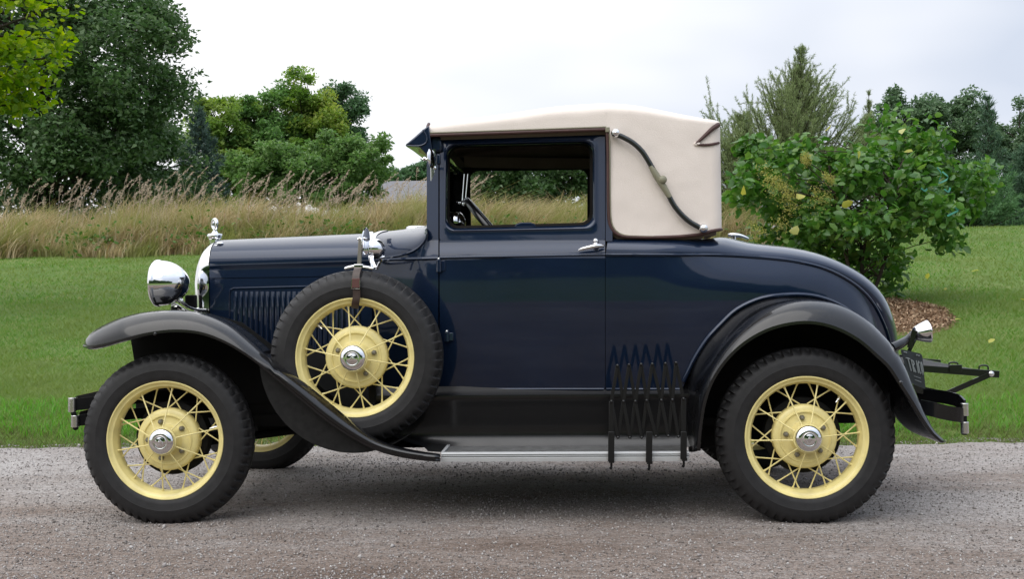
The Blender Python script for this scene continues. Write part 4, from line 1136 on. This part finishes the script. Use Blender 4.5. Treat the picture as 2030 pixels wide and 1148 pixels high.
l(add_.outputs[0], r_.inputs[0])
# loose stones
stm = leafmat('loose_stone', [(.11, .095, .085), (.19, .168, .152), (.27, .248, .235), (.345, .32, .30), (.44, .42, .405)], rough=.8, trans=0)
N = 75000
d_ = 3.6+4.2*rng.random(N)**1.25; y = d_+CY; hw = d_*.47
x = CX-d_*.056+(rng.random(N)*2-1)*hw
ok = (y < edge(x)-.06); dens = .5+.5*vnoise(x*.7, y*2.4, 9); ok &= rng.random(N) < .35+.65*np.clip(dens, 0, 1)
x, y = x[ok], y[ok]; N = len(x)
s = .0021+.0044*rng.random(N)**3; s[rng.random(N) < .012] *= 1.9
oc = np.array([(1, 0, 0), (-.5, .87, 0), (-.5, -.87, 0), (.3, .2, .8), (-.3, -.1, .75), (.1, .1, -.6)])
V = oc[None]*s[:, None, None]*(1+.45*rng.standard_normal((N, 6, 3))*.5)
a = rng.random(N)*6.28; ca, sa_ = np.cos(a)[:, None], np.sin(a)[:, None]
V = np.stack([V[..., 0]*ca-V[..., 1]*sa_, V[..., 0]*sa_+V[..., 1]*ca, V[..., 2]], -1)
V += np.stack([x, y, np.maximum(RZ(x, y)+.008, H(x, y))+s*.3], -1)[:, None]
tag(fast2('loose_gravel', V, [(0, 1, 3), (1, 4, 3), (1, 2, 4), (2, 0, 4), (0, 3, 4), (0, 2, 5), (2, 1, 5), (1, 0, 5)], stm), kind='stuff')

# ------------------------------------------------------------------ grass
def blades(name, x, y, z, h, wd, lean, m, segs=1, wind=(0, 0), droop=.3):
    n = len(x); a = rng.random(n)*6.28
    sx_, sy_ = np.cos(a)*wd/2, np.sin(a)*wd/2
    la = rng.random(n)*6.28; lx = np.cos(la)*lean*h+wind[0]*h; ly = np.sin(la)*lean*h+wind[1]*h
    P = np.stack([x, y, z], -1)
    if segs == 1:
        V = np.zeros((n, 3, 3)); V[:, 0] = P-np.stack([sx_, sy_, 0*sx_], -1); V[:, 1] = P+np.stack([sx_, sy_, 0*sx_], -1)
        V[:, 2] = P+np.stack([lx, ly, h], -1)
        return fast2(name, V, [(0, 1, 2)], m)
    V = np.zeros((n, segs*2+2, 3))
    for i in range(segs+1):
        t = i/segs; c = P+np.stack([lx*t*t, ly*t*t, h*(t-droop*t**3)], -1); ww = (1-.85*t)
        V[:, 2*i] = c-np.stack([sx_*ww, sy_*ww, 0*sx_], -1); V[:, 2*i+1] = c+np.stack([sx_*ww, sy_*ww, 0*sx_], -1)
    return fast2(name, V, [(2*i, 2*i+1, 2*i+3, 2*i+2) for i in range(segs)], m)
lawnm = leafmat('lawn_blade', [(.075, .17, .022), (.10, .22, .032), (.13, .25, .05), (.18, .27, .07), (.31, .29, .14)], rough=.55, trans=.45, big=.9, bigcol=(.165, .225, .06))
def scatter(n, d0, d1, p=1.0, half=.475):
    d = d0+(d1-d0)*rng.random(n)**p; xx = CX-d*.056+(rng.random(n)*2-1)*(d*half+.3); return xx, d+CY
def lawn_part(n, d0, d1, h0, h1, wd, name):
    x, y = scatter(n, d0, d1); ok = (y > edge(x)-.04); x, y = x[ok], y[ok]
    mul = ((x-MUL[0])/.98)**2+((y-MUL[1])/1.48)**2; ok = mul > .93+.12*rng.random(len(x)); x, y = x[ok], y[ok]
    v = np.clip(.5+.5*vnoise(x*1.1, y*1.1, 4), 0, 1); h = (h0+(h1-h0)*rng.random(len(x)))*(.7+.6*v)
    lo = np.clip((y-edge(x))/.5, 0, 1); h *= .45+.55*lo
    return x, y, H(x, y)-.004, h, wd*(.7+.6*rng.random(len(x)))
MUL = at(1690, 606, 7.5)[:2]
parts = [lawn_part(100000, 7.2, 9.5, .025, .06, .006, ''), lawn_part(130000, 9.5, 15, .025, .06, .009, ''), lawn_part(90000, 15, 27, .03, .06, .015, '')]
cat = [np.concatenate(q) for q in zip(*parts)]
tag(blades('lawn', *cat[:4], cat[4], 1.0, lawnm), kind='stuff')
# the longer bright fringe along the drive
frm = leafmat('fringe_blade', [(.07, .24, .02), (.11, .32, .035), (.16, .38, .05), (.21, .35, .08)], rough=.5, trans=.4)
n = 40000; x = -8+15*rng.random(n); y = edge(x)+.40+.85*rng.random(n); k = np.clip(.62+.6*vnoise(x*.55, y*.3, 8), .1, 1)
ok = rng.random(n) < k; x, y, k = x[ok], y[ok], k[ok]
tag(blades('fringe_grass', x, y, H(x, y)-.005, (.06+.11*rng.random(len(x)))*(.5+.6*k), .006*np.ones(len(x)), .5, frm, 2), kind='stuff')
ver = leafmat('worn_verge_blade', [(.06, .08, .02), (.09, .10, .03), (.13, .12, .05), (.10, .07, .035)], rough=.7, trans=.25)
n = 30000; x = -8+15*rng.random(n); u_ = rng.random(n); y = edge(x)-.07+.6*u_; k_ = (u_ < .16) & (vnoise(x*3.1, 0, 7) > .15); y = np.where(k_, edge(x)-.32*rng.random(n)**1.5, y)
tag(blades('verge_grass', x, y, H(x, y)-.004, .02+.03*rng.random(n), .005*np.ones(n), .9, ver), kind='stuff')

# tall meadow grass on the bank
mdm = leafmat('meadow_blade', [(.15, .17, .055), (.27, .23, .10), (.41, .32, .18), (.52, .42, .26), (.62, .53, .37), (.30, .18, .10)], rough=.7, trans=.42, big=1.3, bigcol=(.25, .265, .095))
nt_ = 2600
tx = -13.6+17.2*rng.random(nt_); ty = 15.9+4.6*rng.random(nt_)**1.2
front = 16.2+.35*vnoise(tx*.8, 0, 3)+.25*vnoise(tx*2.7, 2, 1); ok = (ty > front) & (tx < 2.4+.5*rng.standard_normal(nt_)); tx, ty, front = tx[ok], ty[ok], front[ok]; nt_ = len(tx)
th_ = (.74+.20*np.clip((tx+6.5)/2, 0, 1)*(1-1.3*np.clip((tx+4)/1.2, 0, 1))+.26*vnoise(tx*.45, ty*.5, 6)+.15*vnoise(tx*1.6, ty*1.3, 2))*(.7+.55*rng.random(nt_))*np.clip(.42+(ty-front)/1.3, .42, 1)
tlx = .28+.22*rng.standard_normal(nt_); tly = -.10+.22*rng.standard_normal(nt_)
per = 48; x = np.repeat(tx, per)+.13*rng.standard_normal(nt_*per); y = np.repeat(ty, per)+.12*rng.standard_normal(nt_*per)
h = np.repeat(th_, per)*(.35+.85*rng.random(nt_*per)); wx_ = np.repeat(tlx, per)+.2*rng.standard_normal(nt_*per); wy_ = np.repeat(tly, per)+.2*rng.standard_normal(nt_*per)
tag(blades('tall_grass', x, y, H(x, y)-.02, h*1.2, .013+.016*rng.random(len(x)), .22, mdm, 3, wind=(wx_, wy_), droop=.24), kind='stuff')
# plumed stalks
plm = leafmat('grass_plume', [(.30, .24, .18), (.40, .33, .25), (.50, .43, .34), (.34, .26, .20)], rough=.8, trans=.4)
n = 520; x = -13.5+10.4*rng.random(n); y = 16.3+3.8*rng.random(n)
k = .5+.5*vnoise(x*.5, 1, 2); ok = rng.random(n) < .25+.75*np.clip(k, 0, 1); x, y = x[ok], y[ok]; n = len(x)
h = .9+.65*rng.random(n)+.25*vnoise(x*.7, y, 3); lx = .20*h+.20*rng.standard_normal(n)
Vs = []; z = H(x, y)
for i in range(n):
    b0 = np.array([x[i], y[i], z[i]]); T0 = b0+np.array([lx[i]*.55, 0, h[i]*.86]); T1 = b0+np.array([lx[i]*1.05, 0, h[i]])
    for (p, q) in ((b0, b0+np.array([lx[i]*.2, 0, h[i]*.45])), (b0+np.array([lx[i]*.2, 0, h[i]*.45]), T0), (T0, T1)):
        Vs.append([p+[-.003, 0, 0], p+[.003, 0, 0], q+[.0025, 0, 0], q+[-.0025, 0, 0]])
    m_ = 26
    for t in rng.random(m_):
        c = T0+(T1-T0)*t+rng.standard_normal(3)*np.array([.018, .018, .010])*(1.2-t); e = np.array([.030, 0, .022])+rng.standard_normal(3)*.012; w_ = rng.standard_normal(3)*.006
        Vs.append([c, c+e*.5+w_, c+e, c+e*.5-w_])
tag(fast('plume_stalks', np.array(Vs), 4, plm), kind='stuff')
# broad-leaved weeds among it
def leaf_piece(n, size, fold=.25):
    """n leaf blades at the origin along +x, six corners, folded on the midrib"""
    s = size*(.65+.7*rng.random(n))
    P = np.array([(0, 0, 0), (.30, .30, fold*.30), (.72, .24, fold*.2), (1, 0, -.08), (.72, -.24, fold*.2), (.30, -.30, fold*.30), (.5, 0, -.02)])
    return P[None]*s[:, None, None]
LF = [(0, 6, 2, 1), (6, 3, 2, 2), (0, 5, 4, 6), (6, 4, 3, 3)]
LF3 = [(0, 6, 1), (1, 6, 2), (2, 6, 3), (0, 5, 6), (5, 4, 6), (4, 3, 6)]
def orient(P, pos, up=.35, hang=0.0):
    n = len(P); ax = rng.standard_normal((n, 3)); ax[:, 2] = ax[:, 2]*.6-hang; ax /= np.linalg.norm(ax, axis=1)[:, None]
    nn = rng.standard_normal((n, 3)); nn[:, 2] += up*3; nn -= ax*(nn*ax).sum(1)[:, None]; nn /= np.linalg.norm(nn, axis=1)[:, None]
    b = np.cross(nn, ax)
    return pos[:, None]+P[..., 0:1]*ax[:, None]+P[..., 1:2]*b[:, None]+P[..., 2:3]*nn[:, None]
wdm = leafmat('weed_leaf', [(.05, .12, .02), (.08, .17, .03), (.12, .21, .05)], rough=.5, trans=.35)
cs = [(-10.3, 15.9), (-8.1, 16.0), (-6.6, 16.1), (-5.8, 16.3), (-5.2, 15.9), (-4.3, 16.2), (-3.2, 16.3), (-2.4, 16), (-.6, 16.4), (.4, 16.4), (1.2, 16.6), (1.9, 16.2)]
pos = np.concatenate([np.array([cx_, cy_+.7, float(H(cx_, cy_+.7))+.28])+rng.standard_normal((260, 3))*np.array([.42, .35, .17]) for cx_, cy_ in cs])
tag(fast2('meadow_weeds', orient(leaf_piece(len(pos), .085), pos), LF3, wdm), kind='stuff')

# ------------------------------------------------------------------ mulch
mm_, *_ = groundmat('bark_mulch', [(.35, (.10, .058, .033)), (.55, (.20, .128, .075)), (.7, (.31, .215, .13))], [(9, 4, .4), (45, 4, .6)])
G = [[(MUL[0]+r_ar*math.cos(a)*(1+.08*math.sin(3*a)+.04*math.sin(7*a)), MUL[1]+1.5*r_ar*math.sin(a), 0) for a in np.linspace(0, 2*math.pi, 60, endpoint=False)] for r_ar in (.001, .25, .5, .7, .85, .97, 1.04)]
G = np.array(G); G[..., 2] = H(G[..., 0], G[..., 1])+.006+.05*np.linspace(1, 0, 7)[:, None]
gb = MB(); gb.grid(G, cv=True); tag(gb.build('mulch_bed', mm_, smooth=180), kind='structure')
chm = leafmat('mulch_chip', [(.11, .062, .035), (.21, .13, .075), (.33, .225, .14), (.48, .37, .25)], rough=.85, trans=0)
n = 9000; r1 = 1.0*np.sqrt(rng.random(n)); a = rng.random(n)*6.28; x = MUL[0]+r1*np.cos(a); y = MUL[1]+1.5*r1*np.sin(a)
pos = np.stack([x, y, H(x, y)+.02+.05*(1-r1/1.2)], -1)
tag(fast2('mulch_chips', orient(leaf_piece(n, .045)*np.array([1, .5, 1]), pos, up=.7), LF3, chm), kind='stuff')

# ------------------------------------------------------------------ trees
barkm = mat('tree_bark', (.045, .036, .028), .9, var=.45, vscale=6, bump=.6, bscale=14, spec=.2)
def limb(mb, p, q, r0, r1, sag=.1, n=7):
    p = np.array(p, float); q = np.array(q, float); L_ = np.linalg.norm(q-p)
    mid = (p+q)/2+rng.standard_normal(3)*L_*.07+np.array([0, 0, L_*sag])
    mb.tube(cr([p, mid, q], n), list(np.linspace(r0, r1, n)), 6, caps=False); return mid
def tree(name, label, cat_, base, height, crown_c, crown_r, m, nclump, nleaf, size, clump_r, trunk_r=.16, shell=.45, group=None, flat=.75, up=.35, hang=.0, kind6=True, stems=1, pw=2.7):
    """trunk and limbs, leaf clumps through an uneven crown"""
    t = empty(name, tuple(base)); tag(t, label, cat_, group)
    base = np.array(base, float); cc = np.array(crown_c, float)-base; R = np.array(crown_r, float)
    c = rng.standard_normal((nclump, 3)); c /= ((np.abs(c)**pw).sum(1)**(1/pw))[:, None]
    rad_ = shell+(1-shell)*rng.random(nclump)**.6
    if stems > 1: rad_ *= 1.06-.22*rng.random(nclump)
    lump = .97+.08*np.sin(c[:, 0]*5+c[:, 2]*4+base[0])+.06*np.sin(c[:, 1]*7-c[:, 2]*6)
    c = cc+c*R*(rad_*lump)[:, None]
    c = c[c[:, 2] > .15]
    tk_ = MB(); topz = cc[2]+R[2]*.35
    for s_ in range(stems):
        off = np.array([0, 0, 0]) if stems == 1 else np.array([math.cos(2.1*s_)*R[0]*.25, math.sin(2.1*s_)*R[1]*.25, 0])
        spine = cr([(off*.12)+np.array([0, 0, -.1]), off*.4+rng.standard_normal(3)*.05*R+np.array([0, 0, topz*.4]), off+rng.standard_normal(3)*.06*R+np.array([0, 0, topz])], 12)
        tk_.tube(spine, list(np.linspace(trunk_r/stems**.5, trunk_r*.25, 12)), 9)
        for q in c[s_::stems*max(1, len(c)//(70*stems))]:
            i = int(np.clip(np.searchsorted(spine[:, 2], q[2]-.35*R[2]-.1*np.hypot(q[0], q[1])), 2, 10))
            limb(tk_, spine[i], q, trunk_r*(.28 if stems == 1 else .2), .012 if stems == 1 else .003, .06)
    tk_.build('trunk', barkm, t, smooth=80)
    per = rng.multinomial(nleaf, np.full(len(c), 1/len(c)))
    pos = np.repeat(c, per, axis=0); cr2 = clump_r*(.6+.8*rng.random(len(c))); rr_ = np.repeat(cr2, per)
    g = rng.standard_normal((len(pos), 3)); g /= np.linalg.norm(g, axis=1)[:, None]; g *= (rng.random(len(pos))**.45)[:, None]
    pos = pos+g*rr_[:, None]*np.array([1, 1, flat])
    if kind6: fast2('crown', orient(leaf_piece(len(pos), size), pos, up, hang), LF3, m, t)
    else:
        P = leaf_piece(len(pos), size)[:, [0, 1, 3, 5]]; fast2('crown', orient(P, pos, up, hang), [(0, 1, 2, 3)], m, t)
    return t
def spot(px, d, dz=0):
    p = at(px, 500, d+CY); return np.array([p[0], p[1], float(H(p[0], p[1]))+dz])
def pt(px, py, d): return at(px, py, d+CY)
def px2m(npx, d): return npx*d/FPX

oak = leafmat('oak_leaf', [(.050, .10, .034), (.070, .135, .045), (.095, .165, .06), (.15, .21, .11)], rough=.45, trans=.34, spec=.35)
d = 33; tree('oak_tree', 'huge dark green tree with sky showing through gaps, filling the left of the picture', 'tree', spot(95, d), 9, pt(95, 168, d), (px2m(248, d), 3.0, px2m(312, d)), oak, 230, 82000, .15, .74, .32, shell=.35, kind6=False)
map_ = leafmat('maple_leaf', [(.09, .19, .012), (.15, .26, .014), (.22, .32, .02), (.30, .37, .03)], rough=.5, trans=.5, ty=1.5)
d = 13.5; tree('maple_tree', 'bright yellow-green maple reaching in at the left edge in front of the dark tree', 'tree', spot(-270, d), 5, pt(-205, 45, d), (px2m(310, d), 1.5, px2m(245, d)), map_, 120, 9500, .105, .30, .09, shell=.55)
blu = leafmat('spruce_needle', [(.045, .085, .065), (.065, .11, .088), (.09, .14, .115)], rough=.6, trans=.15)

def conifer(name, label, base, height, rad0, m, whorls, per, needles, nlen, nw, up_ang=.15, droop=.1, trunk_r=.07, ex=.8, group=None):
    t = empty(name, tuple(base)); tag(t, label, 'conifer tree', group)
    tk_ = MB(); tk_.tube([(0, 0, -.1), (0, 0, height*.5), (0, 0, height)], [trunk_r, trunk_r*.55, .006], 8)
    P = []; D = []
    for k in range(whorls):
        f = k/(whorls-1); zz_ = height*(.04+.93*f)*(1 if ex < 1 else rng.uniform(.9, 1.06)); zz_ = min(zz_, height*.97); L0 = rad0*(1-f)**ex+height*(.025 if ex < 1 else .035*(1-.7*f))
        for j in range(per):
            a = 6.28*(j/per)+k*2.4+rng.standard_normal()*.25; L_ = L0*(.7+.5*rng.random() if ex < 1 else .4+.75*rng.random()); ua = up_ang+(.7 if ex < 1 else .55)*f+rng.standard_normal()*(.08 if ex < 1 else .2)
            dirn = np.array([math.cos(a)*math.cos(ua), math.sin(a)*math.cos(ua), math.sin(ua)])
            q = np.array([0, 0, zz_]); e = q+dirn*L_; mid = (q+e)/2+np.array([0, 0, -droop*L_])
            pts = cr([q, mid, e+np.array([0, 0, droop*.6*L_])], 9); tk_.tube(pts, list(np.linspace(.012+.012*(1-f), .003, 9)), 5, caps=False)
            nt_ = max(2, int(L_/.16))
            tw = [(pts, L_)]
            for s_ in range(nt_):
                i = 2+int(rng.integers(0, 6)); sd = rng.standard_normal(3)*.6+dirn*.9; sd[2] += .25; sd /= np.linalg.norm(sd); l2 = L_*.38*rng.random()+.06
                tp_ = np.array([pts[i], pts[i]+sd*l2*.5, pts[i]+sd*l2+np.array([0, 0, .03])]); tk_.tube(tp_, [.005, .004, .002], 4, caps=False); tw.append((cr(tp_, 5), l2))
            for (tp_, l_) in tw:
                nn = max(4, int(needles*l_)); u = rng.random(nn)**.8; ii = u*(len(tp_)-1); i0 = np.minimum(ii.astype(int), len(tp_)-2)
                P.append(tp_[i0]+(tp_[i0+1]-tp_[i0])*(ii-i0)[:, None]+rng.standard_normal((nn, 3))*.012); D.append(np.repeat((tp_[-1]-tp_[0])[None]/np.linalg.norm(tp_[-1]-tp_[0]), nn, 0))
    tk_.build('trunk', barkm, t, smooth=80)
    P = np.concatenate(P); D = np.concatenate(D); n = len(P)
    v_ = D*.7+rng.standard_normal((n, 3))*.55; v_ /= np.linalg.norm(v_, axis=1)[:, None]; s_ = rng.standard_normal((n, 3)); s_ -= v_*(s_*v_).sum(1)[:, None]; s_ /= np.linalg.norm(s_, axis=1)[:, None]
    L_ = nlen*(.6+.8*rng.random(n)); V = np.stack([P-s_*nw/2, P+s_*nw/2, P+v_*L_[:, None]], 1)
    fast2('crown', V, [(0, 1, 2)], m, t); return t
d = 40; b0 = spot(396, d, -.3); conifer('spruce_tree', 'blue-grey spruce between the dark oak and the yellow-green trees', b0, pt(396, 215, d)[2]-b0[2], px2m(82, d), blu, 26, 9, 60, .16, .035, .05, .12)

mid1 = leafmat('ash_leaf', [(.14, .25, .05), (.19, .31, .07), (.26, .35, .09)], trans=.42, big=.55, bigcol=(.20, .28, .06))
mid2 = leafmat('walnut_leaf', [(.095, .195, .055), (.13, .25, .075), (.17, .28, .09)], trans=.4)
mid3 = leafmat('yellowing_leaf', [(.18, .28, .055), (.25, .35, .075), (.32, .39, .09), (.34, .38, .09)], trans=.45, big=.5, bigcol=(.15, .26, .055))
mid4 = leafmat('locust_leaf', [(.10, .195, .056), (.135, .235, .072), (.18, .275, .092)], trans=.42)
mid5 = leafmat('dark_oak_leaf', [(.07, .145, .065), (.095, .175, .082), (.12, .20, .10)], trans=.35)
GT = 'trees beyond the meadow bank'
for (lab, m, px, py, rx, ry, d, nc, nl) in (
    ('yellowish green tree just right of the blue-grey spruce', mid1, 438, 300, 84, 122, 55, 110, 30000),
    ('plain mid green round tree second in the row beyond the meadow', mid2, 515, 283, 80, 125, 56, 110, 30000),
    ('tallest yellow-green tree of the row beyond the meadow', mid3, 605, 268, 94, 130, 57, 140, 38000),
    ('dark green tree at the right shoulder of the row', mid5, 683, 275, 62, 122, 60, 100, 28000),
    ('low light green spreading tree at the right end of the row', mid4, 682, 338, 92, 84, 50, 100, 26000),
    ('low feathery green tree in front of the yellow-green row', mid4, 555, 352, 105, 66, 49, 100, 26000)):
    tree('leafy_tree', lab, 'tree', spot(px, d, -.2), 8, pt(px, py, d), (px2m(rx, d), px2m(rx, d)*.8, px2m(ry, d)), m, nc, int(nl*.75), .175, px2m(19, d), .16, shell=.15, group=GT, kind6=False)
for (lab, px, py, rx, ry, d, m) in (
    ('small distant hazy green tree showing above the right half of the barn roof', 822, 352, 40, 27, 120, mid5), ('low distant green tree at the left end of the barn roof', 755, 358, 38, 22, 118, mid5)):
    tree('leafy_tree', lab, 'tree', spot(px, d, -1), 8, pt(px, py, d), (px2m(rx, d), px2m(rx, d)*.8, px2m(ry, d)), m, 40, 6000, .42, px2m(9, d), .2, shell=.3, group='distant trees', kind6=False)
tree('oak_tree', 'smaller dark tree with sky holes between the huge dark tree and the blue-grey spruce', 'tree', spot(296, 37, -.2), 6, pt(298, 345, 37), (px2m(98, 37), 1.3, px2m(118, 37)), oak, 90, 19000, .15, .5, .14, shell=.3, kind6=False)
# seen through the car's windows
for (lab, px, py, rx, ry, d) in (('dark tree seen through the left half of the car window', 985, 352, 105, 88, 38), ('dark tree seen through the right half of the car window', 1120, 350, 105, 92, 40)):
    tree('leafy_tree', lab, 'tree', spot(px, d, -.2), 6, pt(px, py, d), (px2m(rx, d), 1.4, px2m(ry, d)), oak, 90, 22000, .13, px2m(26, d), .15, shell=.3, group='trees behind the car', kind6=False)

# barn: only its roof shows over the grass
barn = empty('barn', tuple(spot(830, 72, -.5))); tag(barn, 'grey roofed barn low behind the tall grass', 'barn')
bz = barn.location[2]; bx, by = barn.location[0], barn.location[1]
zr_, ze = pt(800, 358.5, 72)[2]-bz, pt(800, 402, 69.5)[2]-bz
xl, xl2, xr2 = pt(716, 400, 70)[0]-bx, pt(733, 358, 72)[0]-bx, pt(925, 358, 72)[0]-bx
roofm = mat('grey_shingle', (.165, .162, .172), .85, var=.12, vscale=5, bump=.3, bscale=9)
rb_ = MB(); rb_.add([(xl, -2.6, ze), (xr2+.5, -2.6, ze), (xr2, 0, zr_), (xl2, 0, zr_), (xl, 2.6, ze), (xr2+.5, 2.6, ze)], [(0, 1, 2, 3), (3, 2, 5, 4), (0, 3, 4), (1, 5, 2)])
for k in range(0):
    t = k/9; rb_.box(((xl+(xl2-xl)*t+xr2+.5*(1-t))/2, -2.6*(1-t)-.02, ze+(zr_-ze)*t+.01), (xr2+.5*(1-t)-(xl+(xl2-xl)*t), .06, .02))
rb_.build('roof', roofm, barn, smooth=0)
wb = MB(); wb.box(((xl+xr2)/2, 0, ze/2), (xr2-xl-.4, 4.6, ze)); wb.build('wall', mat('weathered_boards', (.22, .20, .18), .9, var=.3, vscale=3), barn)

# ---- right side: larch, shrub, pines
lar = leafmat('larch_needle', [(.17, .23, .095), (.22, .28, .125), (.28, .32, .16)], rough=.6, trans=.45)
d = 25; b0 = spot(1555, d)
conifer('larch_tree', 'wispy thin-needled larch with bare upright tips behind the shrub', b0, pt(1635, 88, d)[2]-b0[2], px2m(240, d), lar, 46, 8, 170, .055, .011, .6, .13, .045, ex=1.15)
larch = bpy.context.scene.objects['larch_tree']; larch.rotation_euler = (0, rad(6), 0)
d = 27; b0 = spot(1726, d); conifer('larch_tree', 'smaller larch whose bare tip stands just over the top of the shrub', b0, pt(1726, 178, d)[2]-b0[2], px2m(115, d), lar, 24, 5, 150, .055, .011, .7, .12, .04, ex=1.3)
d = 24; b0 = spot(1472, d); conifer('larch_tree', 'low larch right behind the canvas top of the car', b0, pt(1475, 228, d)[2]-b0[2], px2m(150, d), lar, 34, 7, 170, .055, .011, .72, .12, .045, ex=1.02)
pin = leafmat('pine_needle', [(.065, .155, .055), (.09, .20, .075), (.13, .24, .095)], rough=.55, trans=.2)
pind = leafmat('dark_pine_needle', [(.045, .10, .055), (.065, .13, .072), (.09, .16, .09)], rough=.55, trans=.15)
for (lab, px, top, rpx, d, m) in (('pine with an open forked top right of the shrub', 1962, 192, 60, 36, pind), ('lush green young pine low beside the shrub', 1935, 330, 105, 29, pin), ('dark pine cut by the right edge of the picture', 2045, 285, 95, 31, pind), ('green pine behind the shrub, under the grey-green trees', 1830, 345, 95, 33, pin)):
    b0 = spot(px, d, -.1); conifer('pine_tree', lab, b0, pt(px, top, d)[2]-b0[2], px2m(rpx, d), m, 17, 8, 95, .13, .020, .3, .05, .08, group='pines at the right')
gre = leafmat('greyish_leaf', [(.08, .145, .07), (.11, .18, .09), (.15, .22, .12)], trans=.3)
for (lab, px, py, rx, ry, d) in (('grey-green tree rising behind the shrub to the right of the larch', 1795, 290, 85, 112, 46), ('grey-green tree between the shrub top and the open pine', 1888, 292, 82, 108, 47), ('grey-green tree high at the right edge of the picture', 2035, 300, 75, 95, 48)):
    tree('leafy_tree', lab, 'tree', spot(px, d, -.2), 8, pt(px, py, d), (px2m(rx, d), px2m(rx, d)*.8, px2m(ry, d)), gre, 110, 30000, .13, px2m(18, d), .15, shell=.35, group='grey-green trees at the right', kind6=False)

shm = leafmat('shrub_leaf', [(.045, .13, .022), (.065, .165, .03), (.09, .205, .04), (.12, .24, .05), (.18, .29, .07)], rough=.33, trans=.38, spec=.5)
d = 14.0; sb0 = spot(1705, 13.6)
shrub = tree('shrub', 'big round-leaved green shrub with yellow seed heads on a mulch bed', 'shrub', sb0, 2.3, pt(1706, 402, d), (px2m(272, d), 1.2, px2m(165, d)), shm, 95, 8800, .104, .25, .05, shell=.35, flat=.8, up=.22, hang=.35, stems=4, pw=2.0)
sdm = leafmat('seed_head', [(.27, .27, .07), (.35, .33, .09), (.44, .41, .13)], rough=.7, trans=.3)
for (px, py, rp) in ((1558, 421, 28), (1632, 392, 24), (1640, 350, 12), (1522, 353, 24), (1495, 448, 18), (1597, 314, 13), (1570, 388, 22), (1545, 365, 16)):
    c = pt(px, py, 12.85)-sb0; n = 420; r_ = px2m(rp, 12.85)
    g = rng.standard_normal((n, 3)); g /= np.linalg.norm(g, axis=1)[:, None]; bl_ = rng.standard_normal((4, 3))*r_*.55; pos = c+bl_[rng.integers(0, 4, n)]+rng.standard_normal((n, 3))*r_*.36
    a = leaf_piece(n, .016); V = orient(a[:, [0, 1, 3, 5]], pos, 0)
    st_ = np.stack([c+g*.0-.0008, c+g*0+.0008, pos], 1)
    o = fast2('seed_head', V, [(0, 1, 2, 3)], sdm, shrub); o['kind'] = 'stuff'
# a few yellowed leaves on the shrub
ylm = leafmat('yellowed_leaf', [(.30, .33, .05), (.42, .40, .08), (.5, .5, .2)], rough=.5, trans=.4)
pos = np.array([pt(px, py, 12.8) for px, py in ((1472, 372), (1668, 410), (1790, 255), (1594, 392), (1648, 245), (1585, 455), (1810, 300), (1700, 300))])-sb0
fast2('yellow_leaves', orient(leaf_piece(len(pos), .13), pos, 0), LF3, ylm, shrub)
# teal ribbons tied in the shrub
tealm = mat('teal_ribbon', (.02, .17, .115), .5)
for i, (lab, pts) in enumerate((('teal plastic ribbon tied highest in the shrub', [(1858, 332), (1866, 345), (1860, 362), (1880, 352), (1868, 340)]), ('teal ribbon scrap left of the highest ribbon in the shrub', [(1826, 373), (1834, 378), (1838, 374)]), ('teal ribbon lowest in the shrub near its right side', [(1878, 428), (1888, 423), (1900, 416), (1893, 412)]), ('short teal ribbon between the high and low ribbons', [(1872, 375), (1880, 380), (1884, 372)]))):
    m_ = MB(); m_.strip(cr([pt(x_, y_, 12.75+.03*k) for k, (x_, y_) in enumerate(pts)], 14), .02, .002, side=(.3, .5, 1)); tag(m_.build('ribbon', tealm, solid=0), lab, 'ribbon')

# ---- trees on the other side of the drive, behind the viewer: they show in the paint
bk_ = tree('leafy_tree', 'broad dark green tree across the drive behind the viewer', 'tree', (-9, -30, .5), 9, (-9, -30, 5.0), (5.5, 4, 4.6), mid5, 90, 9000, .6, 1.4, .3, shell=.3, group='trees across the drive', kind6=False)
for (x_, y_, sc_, rz_) in ((1, -33, 1.0, 1.2), (10, -31, .95, 2.6), (-19, -34, 1.1, 4.0), (20, -35, 1.15, 5.1), (-30, -36, 1.1, .4), (31, -38, 1.1, 3.3), (-4, -36, 1.15, 2.2), (6, -38, 1.2, .7), (15, -37, 1.1, 3.9), (-14, -37, 1.2, 5.5), (-24, -33, .95, 1.9), (26, -33, .95, 4.6)):
    c = bk_.copy(); C.objects.link(c); c.location = (x_, y_, .5); c.rotation_euler = (0, 0, rz_); c.scale = (sc_, sc_, sc_*.8)
    for q in bk_.children:
        e = q.copy(); C.objects.link(e); e.parent = c

# yellow leaves lying on the lawn
for (px, py, d) in ((2022, 600, 12.6), (1873, 583, 13.2), (1802, 577, 13.6), (1766, 592, 12.9), (1905, 642, 11.3), (1838, 560, 14.6), (1960, 690, 10.2), (1925, 545, 15.2)):
    p = at(px, py, d+CY); lo_, hi_ = 7.5, 26.0
    for _ in range(40):                                             # where that line of sight meets the lawn
        md_ = (lo_+hi_)/2; p = at(px, py, md_+CY)
        if p[2] > H(p[0], p[1]): lo_ = md_
        else: hi_ = md_
    V = orient(leaf_piece(1, .085), np.array([[0, 0, .045]]), up=1.2)
    o = fast2('fallen_leaf', V, LF3, ylm); o.location = (p[0], p[1], float(H(p[0], p[1])))
    tag(o, 'small yellow leaf lying on the mown lawn right of the car', 'leaf', 'yellow leaves fallen on the lawn')
